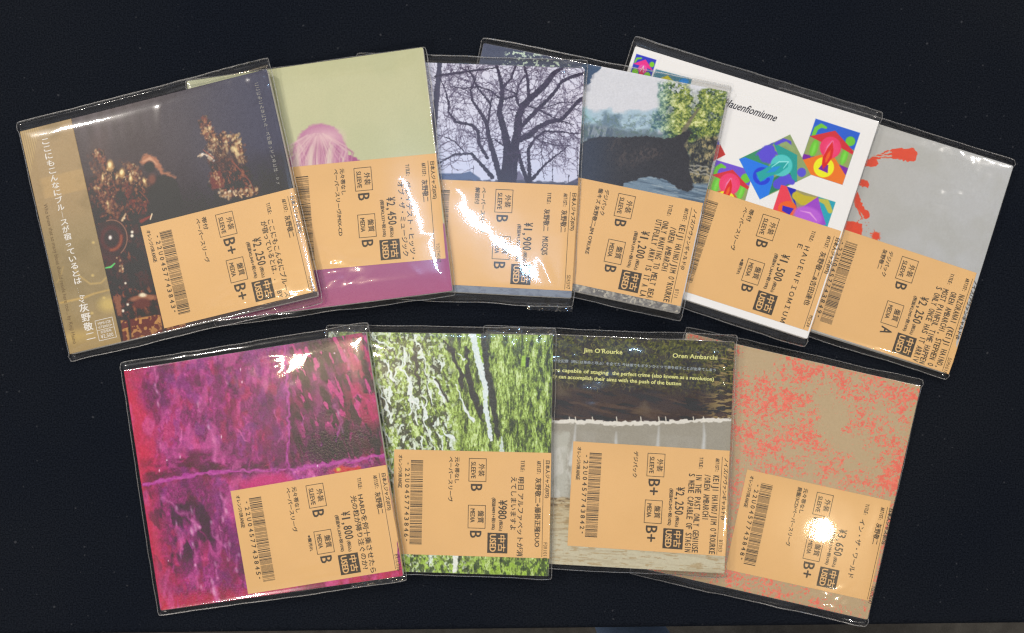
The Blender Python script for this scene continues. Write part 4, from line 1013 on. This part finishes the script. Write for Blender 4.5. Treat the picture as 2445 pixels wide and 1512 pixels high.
        th2 = (lambda u, v: fn(u, v, .00021))
        up = Print(); up.text('中古', 589, 448, 40, 88, ang=90, bold=2); up.text('USED', 541, 446, 33, 92, ang=90, bold=3); up.build('stamp_lettering', st, STICKER, th2)
        tx([(t, 342 - 34 * i, 34, 24, L) for i, (t, L) in enumerate(d['fmt'])] + ([(d['note'], 378, 305, 18, 86)] if d.get('note') else []), 'format_line')
        bc = Print(); rr = random.Random(d['num']); y = 56
        while y < 512:
            wd = rr.choice([2.1, 2.1, 2.1, 5.2]); bc.rect(92, y, 158, min(y + wd, 514)); y += wd + rr.choice([2.4, 2.4, 5.4])
        bc.build('barcode', st, INK, th)
        nm = Print(); num = '*22U0457743' + d['num'] + '*'
        for i, ch in enumerate(num): nm.text(ch, 74, 70 + 29.6 * i, 24 if ch != '*' else 10, 16.5 if ch != '*' else 10, ang=90, bold=1.6)
        nm.build('barcode_number', st, INK, th)
        tx([('オレンジ/', 35, 30, 21, 92), ('ORANGE', 35, 124, 19, 84)], 'colour_name')
        return st

JP = '日本人ジャズ(075)'; AV = 'ノイズ/アヴァンギャルド(0'
B_ = 'second-hand CD in clear plastic bag with orange price sticker, '

DATA = [
 dict(key='square', c=((1858.5, 221.6), (2417, 395.6), (2268, 893), (1708, 719)), t=.0050, tilt=0, art='brush',
      label='CD with plain grey cover and orange-red brush strokes, rightmost of the upper row',
      bag=(5, 20, 4, 14), st=dict(trp=(2339.4, 655), ang=18.2),
      d=dict(head=AV, code='SOMA018', artist=[('NAZORANAI (KEIJI HAINO,', 420), ('OREN AMBARCHI, STEPHEN O', 420)], title=[('MOST PAINFUL TIME HAPPEN', 425), ('S ONLY ONCE HAS IT ARRIV', 425)], price='¥2,250', tax='(税抜¥2,045+税10%)', g=('B', 'A'), fmt=[('デジパック', 140), ('灰野敬二', 110)], num='849')),
 dict(c=((1516, 107.8), (2097.5, 291.6), (1929, 808.3), (1347.5, 624.5)), t=.0034, tilt=2.6, art='squares',
      label='CD with white cover scattered with small bright multicoloured square paintings',
      bag=(8, 26, 4, 20), st=dict(trp=(2014.7, 554.2)),
      d=dict(head=JP, code='MGC34', artist=[('灰野敬二&吉田達也', 300)], title=[('ＨＡＵＥＮＦＩＯＭＩＵＭ', 430), ('Ｅ', 22)], price='¥1,500', tax='(税抜¥1,364+税10%)', g=('B', 'B'), fmt=[('帯付', 68), ('ペーパースリーヴ', 240)], note='※盤汚れ', num='847')),
 dict(c=((1153.8, 101), (1737.9, 220.6), (1624, 746.8), (1040, 627)), t=.0044, tilt=2.8, art='animal',
      label='CD whose cover photo shows a dark animal before a leafy green tree',
      bag=(8, 18, 6, 16), st=dict(trp=(1674, 484.5)),
      d=dict(head=AV, code='BT11', aind=20, artist=[("KEIJI HAINO/JIM O'ROURKE", 425), ('/OREN AMBARCHI', 250)], title=[('ONLY WANTING TO MELT BEA', 425), ('UTIFULLY AWAY IS IT A LA', 425)], price='¥1,200', tax='(税抜¥1,091+税10%)', g=('B', 'B'), fmt=[('デジパック', 140), ("盤キズ 灰野敬二,JIM O'RUKE", 360)], num='841')),
 dict(c=((850, 141), (1393.5, 165), (1366, 710), (823, 686)), t=.0032, tilt=3.2, art='tree',
      label='CD with bare winter tree branches against a pale lilac sky on its cover',
      bag=(5, 21, 6, 22), st=dict(trp=(1380.7, 443.6)),
      d=dict(head=JP, code='SDRSW7', artist=[('灰野敬二', 118)], title=[('灰野敬二', 118), ], price='¥1,900', tax='(税抜¥1,727+税10%)', g=('B', 'B'), fmt=[('ペーパースリーヴ', 240), ('解説付', 90)], num='846', extra='MUSQIS')),
 dict(c=((446, 192), (1011, 114.5), (1078.8, 693), (513, 769)), t=.0032, tilt=3.0, art='head',
      label='CD with bowed head of pink hair on plain pale green cover, violet below',
      bag=(5, 4, 6, 12), st=dict(trp=(1041.4, 367), ang=-5.4),
      d=dict(head=JP, code='YOUTH067', artist=[('灰野敬二', 118)], title=[('グレイテスト・ヒッツ・', 420), ('オブ・ザ・ミュージック', 400)], price='¥2,450', tax='(税抜¥2,227+税10%)', g=('B', 'B'), fmt=[('元々帯なし', 140), ('ペーパースリーヴ/MIX-CD', 360)], num='844')),
 dict(c=((40.8, 313), (631, 169), (764.5, 702.5), (174.5, 847.2)), t=.0034, tilt=3.6, art='temple',
      label='CD with dark photo of golden carvings and a tan paper band',
      bag=(8, 27, 6, 17), st=dict(tlp=(338, 541), ang=-14.2),
      d=dict(head=JP, code='MIMI028', artist=[('灰野敬二', 118)], title=[('ここにもこんなにブルース', 425), ('が宿っているとは．．　BY', 420)], price='¥2,250', tax='(税抜¥2,045+税10%)', g=('B+', 'B+'), fmt=[('帯付', 68), ('ペーパースリーヴ', 240)], num='843')),
 dict(c=((1639.8, 794.7), (2198.5, 922.2), (2070.6, 1480), (1512, 1352.5)), t=.0040, tilt=0, art='speckle',
      label='CD with beige cover splattered in coral red, rightmost of the lower row',
      bag=(5, 16, 5, 20), st=dict(tlp=(1783.5, 1121), ang=12.4, k=.975),
      d=dict(head=JP, code='YOUTH247', artist=[('灰野敬二', 118)], title=[('イン・ザ・ワールド', 330)], price='¥3,650', tax='(税抜¥3,319+税10%)', g=('B', 'B+'), fmt=[('元々帯なし', 140), ('廃盤/3CD/ペーパースリーヴ', 330)], num='848')),
 dict(c=((1160, 790), (1756.7, 818.4), (1727.3, 1367.5), (1131, 1339)), t=.0042, tilt=3.0, art='forest',
      label='CD with dark undergrowth, pale lettering and hanging white sheets on its cover',
      bag=(5, 16, 6, 12), st=dict(tlp=(1372.2, 1053.9), ang=3.5),
      d=dict(head=AV, code='BT053', aind=-4, artist=[("KEIJI HAINO/JIM O'ROURKE", 425), ('/OREN AMBARCHI', 250)], title=[('IN THE PAST ONLY GENIUSE', 425), ('S WERE CAPABLE OF STAGIN', 425)], price='¥2,250', tax='(税抜¥2,045+税10%)', g=('B+', 'B+'), fmt=[('デジパック', 140)], num='842')),
 dict(c=((782, 789.5), (1319.5, 802), (1310.7, 1374), (773, 1361.5)), t=.0032, tilt=3.3, art='green',
      label='CD with streaky green, black and white textured cover in the lower row',
      bag=(8, 17, 7, 9), st=dict(tlp=(940.6, 1072.9)),
      d=dict(head=JP, code='FDR1011', artist=[('灰野敬二+藤掛正隆DUO', 370)], title=[('明日 アルファベットが消', 425), ('えてしまいますよ', 285)], price='¥980', tax='(税抜¥891+税10%)', g=('B', 'B'), fmt=[('元々帯なし', 140), ('ペーパースリーヴ', 240)], num='846')),
 dict(c=((295, 881.6), (874.7, 795.4), (960.9, 1373), (382.6, 1461)), t=.0034, tilt=2.9, art='magenta',
      label='CD with vivid magenta and red rocky texture cover, leftmost of the lower row',
      bag=(11, 22, 7, 14), st=dict(tlp=(552, 1172), ang=-9.6),
      d=dict(head=JP, code='EXIL026', artist=[('灰野敬二', 118)], title=[('HARDを何十乗させたら', 425), ('光の粒が降り注ぐのか?', 400)], price='¥1,800', tax='(税抜¥1,636+税10%)', g=('B', 'B'), fmt=[('元々帯なし', 140), ('ペーパースリーヴ', 240)], note='※盤汚れ', num='845')),
]
OPT = {  # film character: amplitude, seed, crumpled spots (u, v, radius, height m, grain u, grain v), cover finish
 'brush': dict(amp=1.1, seed=3, spots=[(470, 110, 110, .0011, 26, 26)], w=dict(rough=.35)),
 'squares': dict(amp=.6, seed=5, spots=[(580, -14, 40, .0012, 12, 10)], w=dict(rough=.3)),
 'animal': dict(amp=.5, seed=7, spots=[], w=dict(rough=.4)),
 'tree': dict(amp=.5, seed=9, spots=[(268, 308, 20, .00011, 200, 200), (500, -10, 50, .0012, 14, 8), (500, 566, 26, .0005, 14, 8)], w=dict(rough=.35)),
 'head': dict(amp=.4, seed=11, roll=(193, .088), spots=[(230, 560, 110, .0016, 60, 24)], w=dict(rough=.35)),
 'temple': dict(amp=.9, seed=13, spots=[(560, -16, 70, .001, 20, 12), (460, 540, 80, .001, 50, 16)], w=dict(rough=.4)),
 'speckle': dict(amp=.45, seed=15, spots=[(480, 590, 60, .001, 16, 10)], w=dict(rough=.35)),
 'forest': dict(amp=1.3, seed=17, spots=[(420, 62, 62, .0014, 90, 90), (540, 40, 60, .0016, 40, 30), (180, 40, 70, .0014, 60, 30), (330, 140, 90, .0012, 120, 40)], w=dict(rough=.4)),
 'green': dict(amp=.4, seed=19, spots=[(460, -8, 70, .0012, 12, 8)], w=dict(rough=.3, grain=.35, spec=.6)),
 'magenta': dict(amp=.9, seed=21, spots=[(330, 70, 60, .0007, 90, 60)], w=dict(rough=.3, grain=.35, spec=.6)),
}
PK = {}
for e in DATA:
    p = Package(*e['c'], e['t'], e['tilt'], e['label'])
    o = OPT[e['art']]; PK[e['art']] = p
    p.wallet(globals()['art_' + e['art']], **o['w'])
    d = e['d']
    if e['art'] == 'temple':
        # tan paper band wrapped round the left side
        ob = art_obi(128, p.h0, p.tl, p.ang)
        om = cover_mat('printed_paper_band', ob, .45, .4)
        band = p.slab('paper_band', -.8, .4, 128, p.h0 - .4, -.00003, p.t + .00025, [om, om], r=.6)
    st = p.sticker(d, zadd=.0003 if e['art'] == 'temple' else 0, **e['st'])
    if d.get('extra'):
        pass
    p.bag(*e['bag'], amp=o['amp'], spots=o['spots'], seed=o['seed'], roll=o.get('roll'))

def lettering(p, name, parent_name, items, mat, z):
    pr = Print()
    for t, q, h, L, ang, sh, bold in items:
        u, v = p.loc(q); pr.text(t, u, v, h, L, ang=ang, shear=sh, bold=bold)
    parent = [c for c in p.root.children if c.name.split('.')[0] == parent_name][0]
    return pr.build(name, parent, mat, lambda u, v: p.p(u, v, z))

WHITE_INK = pmat('white_print', L3(232, 228, 220), .5); BROWN_INK = pmat('brown_print', L3(104, 82, 52), .5)
GREY_INK = pmat('grey_print', L3(150, 148, 142), .5); DARK_INK = pmat('dark_print', L3(34, 34, 48), .5)
YEL_INK = pmat('pale_yellow_print', L3(220, 222, 140), .5); BLUE_INK = pmat('pale_blue_print', L3(176, 190, 200), .5)

# temple CD: vertical lettering
p = PK['temple']; zb = p.t + .0003
def column(pr, s_, p, q0, q1, h, wd):
    (u0, v0), (u1, v1) = p.loc(q0), p.loc(q1); n = len(s_)
    for i, ch in enumerate(s_):
        f = i / (n - 1); u, v = u0 + (u1 - u0) * f, v0 + (v1 - v0) * f
        if ch in ' 　': continue
        if ch in 'ー…': pr.text('ー' if ch == 'ー' else '…', u, v - h * .5, wd * .5, h, ang=90)
        elif ch.isascii(): pr.text(ch, u, v - h * .3, wd * .8, h * .6, ang=90, shear=.2)
        elif ch in '二': pr.text(ch, u - wd / 2, v, h, wd)
        else: pr.text(ch, u - wd / 2, v, h * (.8 if ch in 'っ' else 1), wd * (.75 if ch in 'っ' else 1), bold=h * .05)
pr = Print()
column(pr, 'ここにもこんなにブルースが宿っているとは', p, (104, 337), (188, 671), 16, 17)
c0 = p.loc((190, 688)); pr.text('…', c0[0], c0[1], 5, 12, ang=90); c0 = p.loc((199, 706)); pr.text('by', c0[0], c0[1], 12, 20, ang=90, shear=.25)
column(pr, '灰野敬二', p, (204, 736), (221, 803), 20, 22)
q = from_crop(0, 780, 2.52)
fr = [(905, 1045), (1072, 1008), (1118, 1195), (950, 1235)]
fl = [p.loc(c) for c in q(fr)]; x0, y0 = fl[0]; x1, y1 = fl[2]
pr.frame(x0, y0, x1, y1, 1.1); pr.rect(x0, (y0 + y1) / 2 - 1, x1, (y0 + y1) / 2)
pr.text('MIMI-028', x0 + 6, y0 + 9, 6.5, 31); pr.text('•STEREO•', x0 + 4, y0 + 18, 6, 35); pr.text('税抜価格', x0 + 8, y0 + 30, 7, 27); pr.text('¥2,500', x0 + 6, y0 + 41, 9, 31)
band = [c for c in p.root.children if c.name.split('.')[0] == 'paper_band'][0]
pr.build('band_title', band, WHITE_INK, lambda u, v: p.p(u, v, zb))
pr = Print(); a0 = p.loc((106, 487)); a1 = p.loc((184, 822))
pr.text('Who knew that so many blues should reside here too... by Keiji Haino', a0[0], a0[1], 9.5, math.dist(a0, a1), ang=math.degrees(math.atan2(a1[1] - a0[1], a1[0] - a0[0])))
pr.build('band_subtitle', band, BROWN_INK, lambda u, v: p.p(u, v, zb))
pr = Print(); column(pr, 'ここにもこんなにブルースが宿っているとは…by', p, (608, 205), (665, 438), 8.6, 9)
wal = [c for c in p.root.children if c.name.split('.')[0] == 'card_wallet'][0]
pr.build('cover_title', wal, GREY_INK, lambda u, v: p.p(u, v, p.t + .0001))
# squares CD
p2 = PK['squares']; a0, a1 = from_crop(2300, 80, 2.445)([(975, 735), (1445, 890)])
lettering(p2, 'cover_title', 'card_wallet', [('Hauenfiomiume', a0, 19, math.dist(a0, a1), 0, .35, .8)], DARK_INK, p2.t + .00006)
# forest CD
p3 = PK['forest']; N = from_crop(1900, 1150, 2.445)
A3 = 3.2 - p3.ang
def ln(t, a, b, h, bold=.7):
    q0, q1 = N([a, b]); return (t, q0, h, math.dist(q0, q1), math.degrees(math.atan2(q1[1] - q0[1], q1[0] - q0[0])) - p3.ang, 0, bold)
lettering(p3, 'cover_names', 'card_wallet', [ln("Jim O’Rourke", (678, 372), (1030, 394), 10.5), ln('Oren Ambarchi', (1486, 426), (1886, 448), 10.5),
          ln('geniuses were capable of staging', (120, 532), (902, 580), 9), ln('the perfect crime (also known as a revolution)', (938, 582), (1854, 642), 9), ln('everybody can accomplish their aims with the push of the button', (220, 596), (1560, 682), 9)], YEL_INK, p3.t + .00006)
lettering(p3, 'cover_subtitle', 'card_wallet', [ln('が完全犯罪（時には革命と呼ぶ）を企てた 今は誰でもボタンひとつで事を成すことが出来てしまう', (370, 463), (1872, 560), 7.6, 0)], BLUE_INK, p3.t + .00006)
# tree CD: second half of the title line
p4 = PK['tree']
st4 = [c for c in p4.root.children if c.name.split('.')[0] == 'price_sticker'][0]
pr = Print(); r = p4.loc((1380.7, 443.6)); q = .4417; o0 = (r[0] - 842 * q, r[1])
pr.text('MUSQIS', o0[0] + 686 * q, o0[1] + 282 * q, 31 * q, 98 * q, ang=90, bold=.7)
pr.build('title_line', st4, INK, lambda u, v: p4.p(u, v, p4.t + .00017))

# folded tongues of the bags
PK['magenta'].flap(490, -19, 584, -3, PK['magenta'].t * .9, 1)
PK['magenta'].flap(460, 583, 588, 598, PK['magenta'].t * .5, 2)
PK['green'].flap(380, -13, 542, 3, PK['green'].t + .0012, 3)
PK['squares'].flap(330, -20, 600, -6, PK['squares'].t * .8, 4, .0004)
PK['tree'].flap(440, 562, 548, 578, PK['tree'].t * .5, 5)

bpy.data.objects.remove(_fo)

# ------------------------------------------------------------------ the cloth-covered table and the floor
def cloth():
    x0, x1, yt = -.9, .9, .75
    nx = 60; V = []; F = []
    # front edge of the table, set from image coordinates; the cloth rolls over it and hangs
    def ye(x):
        px = x / S + NX; return (NY - (1500 - (px - 1590) * .0115)) * S
    rows = [(0, 0)] + [(.004 * math.sin(t), -.004 * (1 - math.cos(t))) for t in np.linspace(.3, 1.57, 5)] + [(.005, -.03), (.006, -.10), (.008, -.2), (.008, -.32)]
    for i in range(nx + 1):
        x = x0 + (x1 - x0) * i / nx
        V.append((x, yt, 0))
        for k, (dy, dz) in enumerate(rows):
            sw = .003 * math.sin(x * 30) * (abs(dz) / .1 if abs(dz) > .02 else 0)
            V.append((x, ye(x) + .004 - dy + sw, dz))
    m = len(rows) + 1
    for i in range(nx):
        for k in range(m - 1): F.append((i * m + k, i * m + k + 1, (i + 1) * m + k + 1, (i + 1) * m + k))
    return mesh('tablecloth', V, F, smooth=True)
cm = bpy.data.materials.new('black_cloth'); cm.use_nodes = True
n = cm.node_tree.nodes; lk = cm.node_tree.links; b = n['Principled BSDF']
b.inputs['Roughness'].default_value = .9; b.inputs['Specular IOR Level'].default_value = .05
b.inputs['Sheen Weight'].default_value = .0; b.inputs['Sheen Roughness'].default_value = .5
t = n.new('ShaderNodeTexCoord')
x1 = n.new('ShaderNodeTexNoise'); x1.inputs['Scale'].default_value = 1300; x1.inputs['Detail'].default_value = 2
x2 = n.new('ShaderNodeTexNoise'); x2.inputs['Scale'].default_value = 7; x2.inputs['Detail'].default_value = 3
x3 = n.new('ShaderNodeTexNoise'); x3.inputs['Scale'].default_value = 420; x3.inputs['Detail'].default_value = 0
for x in (x1, x2, x3): lk.new(t.outputs['Object'], x.inputs['Vector'])
r1 = n.new('ShaderNodeValToRGB'); r1.color_ramp.elements[0].position = .34; r1.color_ramp.elements[0].color = (.0028, .0042, .0074, 1); r1.color_ramp.elements[1].position = .66; r1.color_ramp.elements[1].color = (.0104, .0132, .0188, 1)
lk.new(x1.outputs['Fac'], r1.inputs['Fac'])
r2 = n.new('ShaderNodeValToRGB'); r2.color_ramp.elements[0].position = .35; r2.color_ramp.elements[0].color = (.8, .85, .95, 1); r2.color_ramp.elements[1].position = .65; r2.color_ramp.elements[1].color = (1.15, 1.1, 1.05, 1)
lk.new(x2.outputs['Fac'], r2.inputs['Fac'])
mu = n.new('ShaderNodeMix'); mu.data_type = 'RGBA'; mu.blend_type = 'MULTIPLY'; mu.inputs['Factor'].default_value = 1
lk.new(r1.outputs['Color'], mu.inputs['A']); lk.new(r2.outputs['Color'], mu.inputs['B'])
r3 = n.new('ShaderNodeValToRGB'); r3.color_ramp.elements[0].position = .80; r3.color_ramp.elements[0].color = (0, 0, 0, 1); r3.color_ramp.elements[1].position = .90; r3.color_ramp.elements[1].color = (1, 1, 1, 1)   # lint
lk.new(x3.outputs['Fac'], r3.inputs['Fac'])
m2 = n.new('ShaderNodeMix'); m2.data_type = 'RGBA'; m2.inputs['B'].default_value = (.035, .038, .045, 1)
lk.new(r3.outputs['Color'], m2.inputs['Factor']); lk.new(mu.outputs['Result'], m2.inputs['A'])
lk.new(m2.outputs['Result'], b.inputs['Base Color'])
bp = n.new('ShaderNodeBump'); bp.inputs['Strength'].default_value = .6; bp.inputs['Distance'].default_value = .0004
lk.new(x1.outputs['Fac'], bp.inputs['Height']); lk.new(bp.outputs['Normal'], b.inputs['Normal'])
tcl = link('tablecloth', cloth(), None, [cm])
tcl['label'] = 'black woven cloth spread over the whole table under the CDs'; tcl['category'] = 'tablecloth'

fl = link('floor', mesh('floor', [(-3, -3, -.72), (3, -3, -.72), (3, 3, -.72), (-3, 3, -.72)], [(0, 1, 2, 3)]), None, [pmat('grey_carpet', (.085, .08, .07, 1), .95, .1, noise=(60, .45), bump=(200, .5, .004))])
fl['kind'] = 'structure'

# the photographer's jeans, just inside the lower border, and the dark drape swinging out at the corner
def at(px, py, z):
    k = 1 - z / H; return ((px - NX) * S * k, (NY - py) * S * k, z)
def trouser():
    V, F = [], []; n = 20
    c0 = Vector(at(1655, 1562, -.20)); rings = []
    path = [(c0 + Vector((-.012, .004, 0)), .016), (c0 + Vector((-.006, -.008, .002)), .034), (c0 + Vector((0, -.04, .004)), .055), (c0 + Vector((.005, -.10, .004)), .066), (c0 + Vector((.01, -.22, 0)), .078), (c0 + Vector((.012, -.4, -.01)), .088)]
    for k, (c, r) in enumerate(path):
        for i in range(n):
            t = 2 * math.pi * i / n; w_ = 1 + .05 * math.sin(5 * t + k * 1.7)
            V.append((c.x + r * math.cos(t) * w_, c.y, c.z + r * math.sin(t) * w_))
    for k in range(len(path) - 1):
        for i in range(n):
            j = (i + 1) % n; F.append((k * n + i, k * n + j, (k + 1) * n + j, (k + 1) * n + i))
    F.append(tuple(range(n))[::-1])
    # the shin drops from the knee
    b0 = len(V)
    for k, (dz, r) in enumerate(((-.02, .036), (-.12, .04), (-.28, .04), (-.44, .038))):
        for i in range(n):
            t = 2 * math.pi * i / n; V.append((c0.x + r * math.cos(t), c0.y - .085 + r * math.sin(t), c0.z + dz))
    for k in range(3):
        for i in range(n):
            j = (i + 1) % n; F.append((b0 + k * n + i, b0 + (k + 1) * n + i, b0 + (k + 1) * n + j, b0 + k * n + j))
    return mesh('trouser_leg', V, F, smooth=True)
dm = pmat('blue_denim', (.17, .26, .42, 1), .85, .2, noise=(500, .35), bump=(900, .5, .0006))
pr_ = bpy.data.objects.new('person', None); col.objects.link(pr_); pr_.location = at(1652, 1560, -.7)
pr_['label'] = 'person in blue jeans, only a knee showing past the table edge'; pr_['category'] = 'person'
tro = link('trouser_leg', trouser(), pr_, [dm]); tro.matrix_parent_inverse = Matrix.Translation(-Vector(pr_.location))
